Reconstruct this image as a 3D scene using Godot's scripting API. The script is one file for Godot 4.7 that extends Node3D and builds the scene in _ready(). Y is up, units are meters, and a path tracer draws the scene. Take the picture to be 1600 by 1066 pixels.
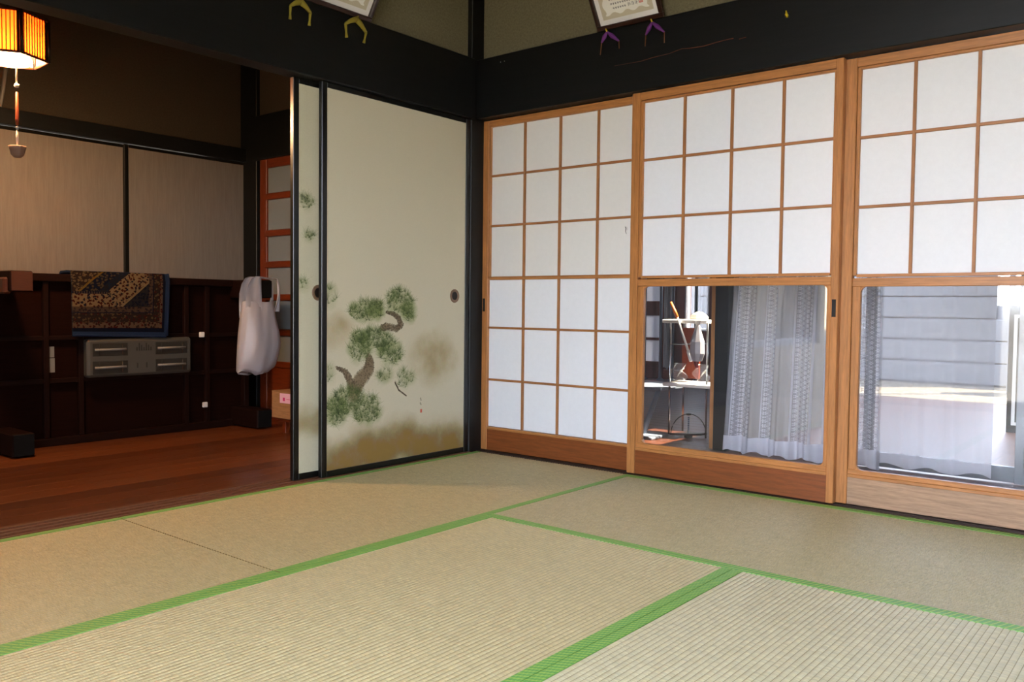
extends Node3D

# ---------------------------------------------------------------- helpers: naming, things and parts
var used := {}
var M := {}
var rng := RandomNumberGenerator.new()

func numbered(n: String) -> String:
	used[n] = used.get(n, -1) + 1
	return n if used[n] == 0 else "%s_%03d" % [n, used[n]]

func tag(o: Node, label: String, category: String, group := "", kind := "") -> void:
	o.set_meta("label", label)
	if category: o.set_meta("category", category)
	if group: o.set_meta("group", group)
	if kind: o.set_meta("kind", kind)

func thing(n: String, label: String, category: String, at := Vector3.ZERO, group := "", kind := "") -> Node3D:
	var o := Node3D.new()
	o.name = numbered(n)
	add_child(o)
	o.position = at
	tag(o, label, category, group, kind)
	return o

func part(n: String, mesh: Mesh, m: Material, parent: Node3D, label := "") -> MeshInstance3D:
	var o := MeshInstance3D.new()
	o.name = n
	o.mesh = mesh
	o.material_override = m
	if label: o.set_meta("label", label)
	parent.add_child(o, true)
	return o

func single(n: String, mesh: Mesh, m: Material, label: String, category: String, group := "", kind := "") -> MeshInstance3D:
	var o := MeshInstance3D.new()
	o.name = numbered(n)
	o.mesh = mesh
	o.material_override = m
	add_child(o)
	tag(o, label, category, group, kind)
	return o

# ---------------------------------------------------------------- helpers: mesh building
func start(smooth := false) -> SurfaceTool:
	var s := SurfaceTool.new()
	s.begin(Mesh.PRIMITIVE_TRIANGLES)
	s.set_smooth_group(0 if smooth else -1)
	return s

func done(s: SurfaceTool) -> ArrayMesh:
	s.generate_normals()
	return s.commit()

# vertices are given counter-clockwise seen from the front
func tri(s: SurfaceTool, a: Vector3, b: Vector3, c: Vector3, ua := Vector2.ZERO, ub := Vector2.ZERO, uc := Vector2.ZERO) -> void:
	s.set_uv(ua); s.add_vertex(a)
	s.set_uv(uc); s.add_vertex(c)
	s.set_uv(ub); s.add_vertex(b)

func quad(s: SurfaceTool, a: Vector3, b: Vector3, c: Vector3, d: Vector3, ua := Vector2.ZERO, ub := Vector2.ZERO, uc := Vector2.ZERO, ud := Vector2.ZERO) -> void:
	tri(s, a, b, c, ua, ub, uc)
	tri(s, a, c, d, ua, uc, ud)

func oquad(s: SurfaceTool, a: Vector3, b: Vector3, c: Vector3, d: Vector3, away: Vector3) -> void:
	if (b - a).cross(c - a).dot(away) < 0.0:
		quad(s, a, d, c, b)
	else:
		quad(s, a, b, c, d)

func cbox(s: SurfaceTool, lo: Vector3, hi: Vector3, bev := 0.0015) -> void:
	var c := (lo + hi) * 0.5
	var h := (hi - lo) * 0.5
	var b: float = minf(bev, minf(h.x, minf(h.y, h.z)) * 0.45)
	var g := h - Vector3(b, b, b)
	for a in 3:
		var u := (a + 1) % 3
		var v := (a + 2) % 3
		for sg in [-1.0, 1.0]:
			var p: Array[Vector3] = []
			for q in [[-1, -1], [1, -1], [1, 1], [-1, 1]]:
				var k := Vector3.ZERO
				k[a] = sg * h[a]
				k[u] = q[0] * g[u]
				k[v] = q[1] * g[v]
				p.append(c + k)
			var out := Vector3.ZERO
			out[a] = sg
			oquad(s, p[0], p[1], p[2], p[3], out)
		for su in [-1.0, 1.0]:
			for sv in [-1.0, 1.0]:
				var e: Array[Vector3] = []
				for w in [[-1, 0], [1, 0], [1, 1], [-1, 1]]:
					var k := Vector3.ZERO
					k[a] = w[0] * g[a]
					k[u] = su * (h[u] if w[1] == 0 else g[u])
					k[v] = sv * (g[v] if w[1] == 0 else h[v])
					e.append(c + k)
				var out := Vector3.ZERO
				out[u] = su
				out[v] = sv
				oquad(s, e[0], e[1], e[2], e[3], out)
	for sx in [-1.0, 1.0]:
		for sy in [-1.0, 1.0]:
			for sz in [-1.0, 1.0]:
				var p0 := c + Vector3(sx * h.x, sy * g.y, sz * g.z)
				var p1 := c + Vector3(sx * g.x, sy * h.y, sz * g.z)
				var p2 := c + Vector3(sx * g.x, sy * g.y, sz * h.z)
				if (p1 - p0).cross(p2 - p0).dot(Vector3(sx, sy, sz)) > 0.0:
					tri(s, p0, p1, p2)
				else:
					tri(s, p0, p2, p1)

func box(lo: Vector3, hi: Vector3, bev := 0.0015) -> ArrayMesh:
	var s := start()
	cbox(s, lo, hi, bev)
	return done(s)

func boxes(list: Array, bev := 0.0015) -> ArrayMesh:
	var s := start()
	for b in list:
		cbox(s, b[0], b[1], bev)
	return done(s)

# profile of (radius, height) pairs turned round the y axis through at
func lathe(profile: Array, at: Vector3, seg := 20, smooth := true) -> ArrayMesh:
	var s := start(smooth)
	for i in profile.size() - 1:
		for k in seg:
			var a0 := TAU * k / seg
			var a1 := TAU * (k + 1) / seg
			var r0: float = profile[i][0]
			var r1: float = profile[i + 1][0]
			var y0: float = profile[i][1]
			var y1: float = profile[i + 1][1]
			var p := [at + Vector3(cos(a0) * r0, y0, sin(a0) * r0), at + Vector3(cos(a1) * r0, y0, sin(a1) * r0), at + Vector3(cos(a1) * r1, y1, sin(a1) * r1), at + Vector3(cos(a0) * r1, y1, sin(a0) * r1)]
			quad(s, p[0], p[3], p[2], p[1])
	return done(s)

func tube_into(s: SurfaceTool, pts: Array, radii: Array, seg := 8) -> void:
	var rings := []
	for i in pts.size():
		var p: Vector3 = pts[i]
		var d: Vector3 = (pts[mini(i + 1, pts.size() - 1)] - pts[maxi(i - 1, 0)]).normalized()
		var up := Vector3.UP if absf(d.y) < 0.9 else Vector3.RIGHT
		var u := d.cross(up).normalized()
		var v := u.cross(d).normalized()
		var r: float = radii[mini(i, radii.size() - 1)]
		var ring := []
		for k in seg:
			var a := TAU * k / seg
			ring.append(p + (u * cos(a) + v * sin(a)) * r)
		rings.append(ring)
	for i in rings.size() - 1:
		for k in seg:
			var m := (k + 1) % seg
			var mid: Vector3 = (rings[i][k] + rings[i][m]) * 0.5 - pts[i]
			oquad(s, rings[i][k], rings[i][m], rings[i + 1][m], rings[i + 1][k], mid)
	for e in [0, rings.size() - 1]:
		var out: Vector3 = (pts[0] - pts[1]) if e == 0 else (pts[e] - pts[e - 1])
		for k in seg:
			var m := (k + 1) % seg
			var a: Vector3 = rings[e][k]
			var b: Vector3 = rings[e][m]
			if (a - pts[e]).cross(b - pts[e]).dot(out) > 0.0:
				tri(s, pts[e], a, b)
			else:
				tri(s, pts[e], b, a)

func tube(pts: Array, radii: Array, seg := 8) -> ArrayMesh:
	var s := start(true)
	tube_into(s, pts, radii, seg)
	return done(s)

# a sheet of points grid[i][j] with a thickness along its own normals; uv runs 0..1 over the grid
func sheet(grid: Array, thick := 0.002) -> ArrayMesh:
	var s := start(true)
	var n: int = grid.size()
	var m: int = grid[0].size()
	var nor := []
	for i in n:
		var row := []
		for j in m:
			var du: Vector3 = grid[mini(i + 1, n - 1)][j] - grid[maxi(i - 1, 0)][j]
			var dv: Vector3 = grid[i][mini(j + 1, m - 1)] - grid[i][maxi(j - 1, 0)]
			row.append(du.cross(dv).normalized())
		nor.append(row)
	for side in [0, 1]:
		s.set_smooth_group(side)
		for i in n - 1:
			for j in m - 1:
				var q := [[i, j], [i + 1, j], [i + 1, j + 1], [i, j + 1]]
				var p := []
				var uv := []
				for k in q:
					p.append(grid[k[0]][k[1]] - (nor[k[0]][k[1]] * thick if side else Vector3.ZERO))
					uv.append(Vector2(float(k[0]) / (n - 1), float(k[1]) / (m - 1)))
				if side == 0:
					quad(s, p[0], p[1], p[2], p[3], uv[0], uv[1], uv[2], uv[3])
				else:
					quad(s, p[0], p[3], p[2], p[1], uv[0], uv[3], uv[2], uv[1])
	s.set_smooth_group(-1)
	for j in m - 1:
		for i in [0, n - 1]:
			var a: Vector3 = grid[i][j]
			var b: Vector3 = grid[i][j + 1]
			var v0 := Vector2(float(i) / (n - 1), float(j) / (m - 1))
			var v1 := Vector2(float(i) / (n - 1), float(j + 1) / (m - 1))
			var a2: Vector3 = a - nor[i][j] * thick
			var b2: Vector3 = b - nor[i][j + 1] * thick
			if i == 0:
				quad(s, a, b, b2, a2, v0, v1, v1, v0)
			else:
				quad(s, b, a, a2, b2, v1, v0, v0, v1)
	for i in n - 1:
		for j in [0, m - 1]:
			var a: Vector3 = grid[i][j]
			var b: Vector3 = grid[i + 1][j]
			var v0 := Vector2(float(i) / (n - 1), float(j) / (m - 1))
			var v1 := Vector2(float(i + 1) / (n - 1), float(j) / (m - 1))
			var a2: Vector3 = a - nor[i][j] * thick
			var b2: Vector3 = b - nor[i + 1][j] * thick
			if j == 0:
				quad(s, b, a, a2, b2, v1, v0, v0, v1)
			else:
				quad(s, a, b, b2, a2, v0, v1, v1, v0)
	return done(s)

# a flat plate cut to an outline (points in a plane given by o, ux, uy), extruded by depth along -(ux x uy)
func plate(outline: PackedVector2Array, o: Vector3, ux: Vector3, uy: Vector3, depth: float) -> ArrayMesh:
	var s := start()
	var n := ux.cross(uy).normalized()
	var idx := Geometry2D.triangulate_polygon(outline)
	for side in [0, 1]:
		for t in range(0, idx.size(), 3):
			var p := []
			for k in 3:
				var q := outline[idx[t + k]]
				p.append(o + ux * q.x + uy * q.y - n * depth * side)
			var away := n if side == 0 else -n
			if (p[1] - p[0]).cross(p[2] - p[0]).dot(away) > 0.0:
				tri(s, p[0], p[1], p[2])
			else:
				tri(s, p[0], p[2], p[1])
	var mid := Vector2.ZERO
	var area := 0.0
	for i in outline.size():
		var q0 := outline[i]
		var q1 := outline[(i + 1) % outline.size()]
		area += q0.cross(q1)
	for i in outline.size():
		var q0 := outline[i]
		var q1 := outline[(i + 1) % outline.size()]
		var a := o + ux * q0.x + uy * q0.y
		var b := o + ux * q1.x + uy * q1.y
		var out2 := Vector2(q1.y - q0.y, q0.x - q1.x) * signf(area)
		oquad(s, a, b, b - n * depth, a - n * depth, ux * out2.x + uy * out2.y)
	return done(s)

# ---------------------------------------------------------------- helpers: textures and materials
func tex(im: Image) -> ImageTexture:
	return ImageTexture.create_from_image(im)

func from_bytes(b: PackedByteArray, w: int, h: int) -> Image:
	return Image.create_from_data(w, h, false, Image.FORMAT_RGB8, b)

func grain_image(seed_: int, size: int, along_v: bool, contrast: float, fine: float) -> Image:
	var n := FastNoiseLite.new()
	n.seed = seed_
	n.frequency = 1.0
	n.fractal_octaves = 3
	var b := PackedByteArray()
	b.resize(size * size * 3)
	for y in size:
		for x in size:
			var al: float = y if along_v else x
			var ac: float = x if along_v else y
			# tile by turning the long way round a circle
			var an := TAU * al / size
			var v := n.get_noise_3d(cos(an) * 0.35, sin(an) * 0.35, ac * 0.16) * contrast
			v += n.get_noise_3d(cos(an) * 1.2 + 9.0, sin(an) * 1.2, ac * 0.9) * fine
			var k := clampi(int(228.0 + v * 255.0), 60, 255)
			var i := (y * size + x) * 3
			b[i] = k
			b[i + 1] = clampi(k - int(absf(v) * 14.0), 0, 255)
			b[i + 2] = clampi(k - int(absf(v) * 30.0), 0, 255)
	return from_bytes(b, size, size)

func mat(c: Color, rough := 0.6, spec := 0.5) -> StandardMaterial3D:
	var m := StandardMaterial3D.new()
	m.albedo_color = c
	m.roughness = rough
	m.metallic_specular = spec
	return m

func wood(c: Color, t: Texture2D, rough := 0.5, scale := 1.6) -> StandardMaterial3D:
	var m := mat(c, rough)
	m.albedo_texture = t
	m.uv1_triplanar = true
	m.uv1_world_triplanar = true
	m.uv1_triplanar_sharpness = 8.0
	m.uv1_scale = Vector3(scale, scale, scale)
	return m

func speckle(c: Color, t: Texture2D, rough: float, scale: float) -> StandardMaterial3D:
	return wood(c, t, rough, scale)

func blotch_image(seed_: int, size: int, lo: Color, hi: Color, freq: float) -> Image:
	var n := FastNoiseLite.new()
	n.seed = seed_
	n.frequency = freq
	n.fractal_octaves = 4
	n.fractal_gain = 0.65
	var im := n.get_seamless_image(size, size)
	var b := PackedByteArray()
	b.resize(size * size * 3)
	var raw := im.get_data()
	for i in size * size:
		var t := raw[i] / 255.0
		b[i * 3] = int(255.0 * lerpf(lo.r, hi.r, t))
		b[i * 3 + 1] = int(255.0 * lerpf(lo.g, hi.g, t))
		b[i * 3 + 2] = int(255.0 * lerpf(lo.b, hi.b, t))
	return from_bytes(b, size, size)

func tatami_image() -> Image:
	var w := 768
	var b := PackedByteArray()
	b.resize(w * w * 3)
	var n := FastNoiseLite.new()
	n.seed = 5
	n.frequency = 0.012
	n.fractal_octaves = 4
	var blot := n.get_seamless_image(w, w).get_data()
	rng.seed = 77
	var ribs := 32                      # 15 mm each over 0.48 m
	var px := w / ribs
	var tone := PackedFloat32Array()
	var strands := w / 3
	var band := PackedFloat32Array()
	band.resize(w)
	for y in w:
		band[y] = n.get_noise_2d(cos(TAU * y / w) * 700.0, sin(TAU * y / w) * 700.0) * 0.02
	tone.resize(ribs * strands)
	for i in tone.size():
		tone[i] = rng.randfn(0.0, 0.028) + (0.06 if rng.randf() < 0.02 else 0.0) - (0.06 if rng.randf() < 0.02 else 0.0)
	for y in w:
		for x in w:
			var rib := x / px
			var f := float(x % px) / px
			var st := ((y + (1 if rib % 2 else 0)) / 3) % strands
			var v := 0.94 + band[y] + tone[rib * strands + st] + (blot[y * w + x] / 255.0 - 0.5) * 0.05
			if f < 0.09 or f > 0.93:
				v -= 0.10
			var g := (blot[(y * 3 % w) * w + (x * 2 % w)] / 255.0 - 0.5) * 0.05
			var i := (y * w + x) * 3
			b[i] = clampi(int(255.0 * (v + g * 0.4)), 0, 255)
			b[i + 1] = clampi(int(255.0 * (v * 0.985)), 0, 255)
			b[i + 2] = clampi(int(255.0 * (v * 0.95 - g)), 0, 255)
	return from_bytes(b, w, w)

func border_cloth_image() -> Image:
	var w := 128
	var h := 64
	var im := Image.create(w, h, false, Image.FORMAT_RGB8)
	rng.seed = 4
	for y in h:
		for x in w:
			var fx := float(x) / w * 4.0
			var fy := float(y) / h
			var d := fposmod(fx + fy * 1.0, 1.0)
			var cell := fposmod(fy * 4.0 + floorf(fx + fy) * 0.5, 1.0)
			var c := Color(0.40, 0.64, 0.30)
			if d < 0.26:
				c = Color(0.66, 0.76, 0.34)
			elif cell < 0.2:
				c = Color(0.52, 0.72, 0.34)
			var k := rng.randf_range(0.92, 1.06)
			im.set_pixel(x, y, Color(c.r * k, c.g * k, c.b * k))
	return im

# --- painted pine on the sliding panel, drawn as ink strokes; lengths in metres from the panel's top left corner
var pb: PackedByteArray
var pw := 0
var ph := 0
var ppm := 0.0

func dab(x: float, y: float, r: float, c: Color, a: float) -> void:
	var R := int(ceilf(r))
	for j in range(int(y) - R, int(y) + R + 1):
		if j < 0 or j >= ph: continue
		for i in range(int(x) - R, int(x) + R + 1):
			if i < 0 or i >= pw: continue
			var d := Vector2(i + 0.5 - x, j + 0.5 - y).length() / maxf(r, 0.6)
			if d >= 1.0: continue
			var k := a * (1.0 - d * d)
			var o := (j * pw + i) * 3
			pb[o] = int(lerpf(pb[o], c.r * 255.0, k))
			pb[o + 1] = int(lerpf(pb[o + 1], c.g * 255.0, k))
			pb[o + 2] = int(lerpf(pb[o + 2], c.b * 255.0, k))

func stroke(x: float, y: float, ang: float, l: float, r: float, c: Color, a: float) -> void:
	var n := int(l / maxf(r * 0.9, 0.8)) + 1
	for k in n + 1:
		var t := float(k) / n
		dab(x + cos(ang) * l * t, y + sin(ang) * l * t, r * (1.0 - 0.55 * t), c, a)

func clump(cx: float, cy: float, rx: float, ry: float, fans: int, strength: float) -> void:
	for k in int(60 * strength):
		var t := rng.randf() * TAU
		var q := sqrt(rng.randf())
		dab((cx + cos(t) * rx * 1.05 * q) * ppm, (cy + sin(t) * ry * 1.05 * q) * ppm, 0.028 * ppm, Color(0.50, 0.54, 0.33), 0.10 * strength)
	for k in int(fans * 1.3):
		var t := rng.randf() * TAU
		var q := sqrt(rng.randf())
		var x := (cx + cos(t) * rx * q) * ppm
		var y := (cy + sin(t) * ry * q) * ppm
		var base := rng.randf()
		for m in 11:
			var ang := -PI / 2 + rng.randfn(0.0, 0.95)
			var c := Color(0.15, 0.20, 0.12).lerp(Color(0.40, 0.46, 0.25), clampf(base * 0.6 + rng.randf() * 0.5, 0, 1))
			stroke(x, y, ang, rng.randf_range(0.016, 0.042) * ppm, 1.0, c, 0.42 * strength)
		if rng.randf() < 0.35:
			dab(x, y, 2.4, Color(0.22, 0.20, 0.15), 0.5 * strength)

func limb(pts: Array, widths: Array) -> void:
	for i in pts.size() - 1:
		for k in 40:
			var t := k / 40.0
			var x: float = lerpf(pts[i][0], pts[i + 1][0], t) * ppm
			var y: float = lerpf(pts[i][1], pts[i + 1][1], t) * ppm
			var r: float = lerpf(widths[i], widths[i + 1], t) * ppm
			dab(x, y, r, Color(0.52, 0.45, 0.35), 0.10)
			for m in 7:
				var a := rng.randf() * TAU
				var q := sqrt(rng.randf()) * r * 1.05
				var edge := q / r
				dab(x + cos(a) * q, y + sin(a) * q, rng.randf_range(1.0, 3.2), Color(0.20, 0.165, 0.13).lerp(Color(0.62, 0.55, 0.44), rng.randf() * (1.15 - edge * 0.75)), 0.5)

func mist(cx: float, cy: float, rx: float, ry: float, n: int, a: float) -> void:
	for k in n:
		var t := rng.randf() * TAU
		var q := pow(rng.randf(), 0.7)
		dab((cx + cos(t) * rx * q) * ppm, (cy + sin(t) * ry * q) * ppm, rng.randf_range(0.012, 0.06) * ppm, Color(0.56, 0.45, 0.24), a)

func pine_image() -> Image:
	pw = 720
	ph = 1344
	ppm = pw / 0.92
	pb = PackedByteArray()
	pb.resize(pw * ph * 3)
	rng.seed = 31
	for i in pw * ph:
		var k := rng.randf_range(-2.5, 2.5)
		pb[i * 3] = int(203 + k)
		pb[i * 3 + 1] = int(194 + k)
		pb[i * 3 + 2] = int(168 + k)
	mist(0.69, 1.235, 0.17, 0.14, 300, 0.026)
	mist(0.04, 1.08, 0.10, 0.08, 90, 0.022)
	for k in 34:
		var x := 0.92 * k / 33.0
		var y := 1.60 + 0.025 * sin(x * 9.0 + 1.0) + 0.02 * sin(x * 23.0)
		mist(x, y + 0.0, 0.08, 0.06, 22, 0.022)
		mist(x, y + 0.05, 0.07, 0.06, 26, 0.030)
		mist(x, y + 0.11, 0.07, 0.05, 30, 0.034)
	clump(0.01, 0.925, 0.05, 0.045, 14, 0.55)
	clump(0.011, 1.279, 0.025, 0.053, 8, 0.35)
	clump(0.349, 1.302, 0.05, 0.033, 15, 0.55)
	clump(0.492, 1.325, 0.06, 0.05, 24, 0.55)
	limb([[0.42, 1.34], [0.446, 1.38], [0.499, 1.413]], [0.002, 0.002, 0.001])
	limb([[0.154, 1.395], [0.172, 1.352], [0.195, 1.317], [0.249, 1.273], [0.258, 1.237], [0.249, 1.204]], [0.036, 0.038, 0.042, 0.036, 0.028, 0.016])
	limb([[0.151, 1.351], [0.131, 1.304], [0.107, 1.271], [0.056, 1.25]], [0.024, 0.019, 0.014, 0.006])
	limb([[0.329, 1.075], [0.366, 1.066], [0.431, 1.079], [0.459, 1.057], [0.437, 1.021], [0.404, 1.004], [0.36, 0.997]], [0.016, 0.019, 0.016, 0.018, 0.014, 0.011, 0.006])
	for c in [[0.449, 0.942, 0.088, 0.058, 60], [0.509, 0.999, 0.045, 0.045, 26], [0.23, 0.995, 0.10, 0.048, 60], [0.297, 0.986, 0.047, 0.042, 22], [0.195, 1.16, 0.068, 0.07, 56], [0.292, 1.135, 0.11, 0.054, 80], [0.393, 1.195, 0.08, 0.055, 54], [0.114, 1.412, 0.108, 0.062, 78], [0.244, 1.459, 0.088, 0.068, 66], [0.057, 1.452, 0.06, 0.06, 44]]:
		clump(c[0], c[1], c[2], c[3], c[4], 1.0)
	for q in [[0.598, 1.433], [0.600, 1.440], [0.596, 1.456], [0.600, 1.463]]:
		stroke(q[0] * ppm - 3, q[1] * ppm, 0.3, 6, 1.6, Color(0.2, 0.2, 0.17), 0.7)
		stroke(q[0] * ppm, q[1] * ppm - 4, 1.5, 7, 1.3, Color(0.2, 0.2, 0.17), 0.7)
	for k in 9:
		dab(0.601 * ppm + (k % 3 - 1) * 3.0, 1.496 * ppm + (k / 3 - 1) * 4.5, 3.2, Color(0.78, 0.25, 0.18), 0.8)
	for k in 7:
		stroke((0.20 + k * 0.012) * ppm, 1.705 * ppm, -1.3, 9, 1.2, Color(0.36, 0.27, 0.14), 0.35)
	var im := from_bytes(pb, pw, ph)
	return im

func pine_edge_image() -> Image:
	pw = 320
	ph = 672
	ppm = pw / 0.90
	pb = PackedByteArray()
	pb.resize(pw * ph * 3)
	rng.seed = 32
	for i in pw * ph:
		var k := rng.randf_range(-3.0, 3.0)
		pb[i * 3] = int(203 + k)
		pb[i * 3 + 1] = int(196 + k)
		pb[i * 3 + 2] = int(168 + k)
	for k in 30:
		var x := 0.90 * k / 29.0
		mist(x, 1.63 + 0.02 * sin(x * 11.0), 0.08, 0.07, 30, 0.025)
	for c in [[0.045, 0.56, 0.04, 0.035, 16], [0.055, 0.72, 0.03, 0.025, 8], [0.02, 0.97, 0.03, 0.03, 6]]:
		clump(c[0], c[1], c[2], c[3], c[4], 0.3)
	for k in 3:
		stroke(0.015 * ppm, 0.53 * ppm, 0.55 + k * 0.1, 0.05 * ppm, 1.3, Color(0.35, 0.36, 0.28), 0.5)
	return from_bytes(pb, pw, ph)

func rug_image() -> Image:
	var w := 512
	var h := 360
	var im := Image.create(w, h, false, Image.FORMAT_RGB8)
	rng.seed = 9
	var cn := FastNoiseLite.new()
	cn.noise_type = FastNoiseLite.TYPE_CELLULAR
	cn.seed = 3
	cn.frequency = 0.055
	cn.cellular_return_type = FastNoiseLite.RETURN_DISTANCE
	var vn := FastNoiseLite.new()
	vn.noise_type = FastNoiseLite.TYPE_CELLULAR
	vn.seed = 3
	vn.frequency = 0.055
	vn.cellular_return_type = FastNoiseLite.RETURN_CELL_VALUE
	var navy := Color(0.10, 0.13, 0.24)
	var cream := Color(0.72, 0.62, 0.46)
	var dark := Color(0.26, 0.20, 0.19)
	var wine := Color(0.38, 0.13, 0.13)
	var steel := Color(0.24, 0.34, 0.50)
	for y in h:
		for x in w:
			var u := float(x) / w
			var v := float(y) / h
			var d := cn.get_noise_2d(x, y)       # low inside a flower
			var val := vn.get_noise_2d(x, y)
			var flower := d < -0.62
			var c := cream
			if u > 0.972 or v > 0.955:
				c = steel
			elif u > 0.945 or v > 0.90:
				c = navy
			elif u > 0.915 or v > 0.82:
				c = Color(0.55, 0.45, 0.37) if not flower else (wine if val > 0 else dark)
			elif u > 0.835 or v > 0.665:
				c = dark if not flower else (wine if val > 0.1 else Color(0.50, 0.42, 0.30))
				if (absf(u - 0.84) < 0.006 and v < 0.675) or (absf(v - 0.672) < 0.008 and u < 0.845): c = navy
			elif u > 0.79 or v > 0.575:
				c = Color(0.45, 0.36, 0.30) if not flower else Color(0.24, 0.2, 0.24)
			else:
				var s := u + v * 0.72            # diagonal bands
				if s > 0.93:
					c = navy if flower else Color(0.24, 0.23, 0.25)
				elif s > 0.905:
					c = cream
				elif s > 0.60 or v > 0.38:
					c = cream if not flower else (navy if val > 0.0 else wine)
				elif s > 0.50:
					c = Color(0.19, 0.19, 0.23) if not flower else steel.darkened(0.4)
				elif s > 0.33:
					c = navy if not flower else cream.darkened(0.4)
				elif s > 0.30:
					c = Color(0.62, 0.50, 0.24)
				else:
					c = dark if not flower else cream.darkened(0.2)
				if v > 0.345 and v < 0.38 and s < 0.62:
					c = navy if fposmod(u * 40.0, 1.0) < 0.5 else Color(0.42, 0.36, 0.32)
			var k := rng.randf_range(0.82, 1.12)
			im.set_pixel(x, y, Color(c.r * k, c.g * k, c.b * k))
	return im

func lace_image(flowers: bool) -> Image:
	var w := 256
	var im := Image.create(w, w, false, Image.FORMAT_RGBA8)
	rng.seed = 12
	for y in w:
		for x in w:
			var a := (0.34 if flowers else 0.48) + (0.08 if (x + y) % 3 == 0 else 0.0)
			if flowers:
				var fx := float(x) / w
				var inband := fx > 0.12 and fx < 0.42
				var inband2 := fx > 0.60 and fx < 0.78
				if inband or inband2:
					var q := Vector2(fposmod(x, 22.0) - 11.0, fposmod(y + (11 if (x / 22) % 2 else 0), 22.0) - 11.0)
					var r := q.length() / 11.0
					var pet := 0.62 + 0.25 * cos(6.0 * q.angle())
					a = 0.95 if r < pet and r > 0.22 else 0.42
				if absf(fx - 0.10) < 0.012 or absf(fx - 0.44) < 0.012 or absf(fx - 0.59) < 0.01:
					a = 0.85
			im.set_pixel(x, y, Color(1, 1, 1, a))
	return im

func certificate_image(seed_: int) -> Image:
	var w := 256
	var h := 340
	var im := Image.create(w, h, false, Image.FORMAT_RGB8)
	im.fill(Color(0.90, 0.89, 0.88))
	rng.seed = seed_
	for y in h:
		for x in w:
			var dx := mini(x, w - 1 - x)
			var dy := mini(y, h - 1 - y)
			var d := mini(dx, dy)
			if d >= 18:
				var wave := 34.0 + 5.0 * sin((x if dy < dx else y) * 0.11)
				if d < wave:
					im.set_pixel(x, y, Color(0.74, 0.70, 0.60) if (x / 3 + y / 3) % 2 else Color(0.80, 0.77, 0.68))
				else:
					im.set_pixel(x, y, Color(0.92, 0.91, 0.88))
	# rows of brush characters, too small to read in the photograph
	for row in [[232, 60, 170, 9], [252, 62, 150, 7], [268, 66, 160, 7], [284, 72, 130, 7], [280, 138, 188, 12]]:
		var x: int = row[1]
		while x < row[2]:
			var k: int = row[3]
			for m in 3:
				im.fill_rect(Rect2i(x, row[0] + m * k / 3, k - rng.randi_range(0, 2), 1), Color(0.25, 0.25, 0.27))
			im.fill_rect(Rect2i(x + rng.randi_range(1, k - 2), row[0], 1, k), Color(0.25, 0.25, 0.27))
			x += k + 3
	for q in 4:
		im.fill_rect(Rect2i(186 + (q % 2) * 9, 274 + (q / 2) * 9, 7, 7), Color(0.86, 0.50, 0.47))
	return im

func canvas_image(seed_: int) -> Image:
	# plain woven fusuma cloth: faint uneven vertical threads
	return grain_image(seed_, 256, true, 0.05, 0.04)

# ---------------------------------------------------------------- camera numbers and pixel rays (photo taken as 1600 x 1066)
const EYE := Vector3(3.0464, 0.7757, 3.4308)
const TURN := Vector3(-0.040011, 0.685506, 0.010833)
const FOCAL := 1335.37

# the point where the ray through a photo pixel meets the plane axis = value (0 x, 1 y, 2 z)
func on(px: float, py: float, axis: int, value: float) -> Vector3:
	var d := Basis.from_euler(TURN) * Vector3((px - 800.0) / FOCAL, -(py - 533.0) / FOCAL, -1.0)
	return EYE + d * ((value - EYE[axis]) / d[axis])

func V(x: float, y: float, z: float) -> Vector3:
	return Vector3(x, y, z)

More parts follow.
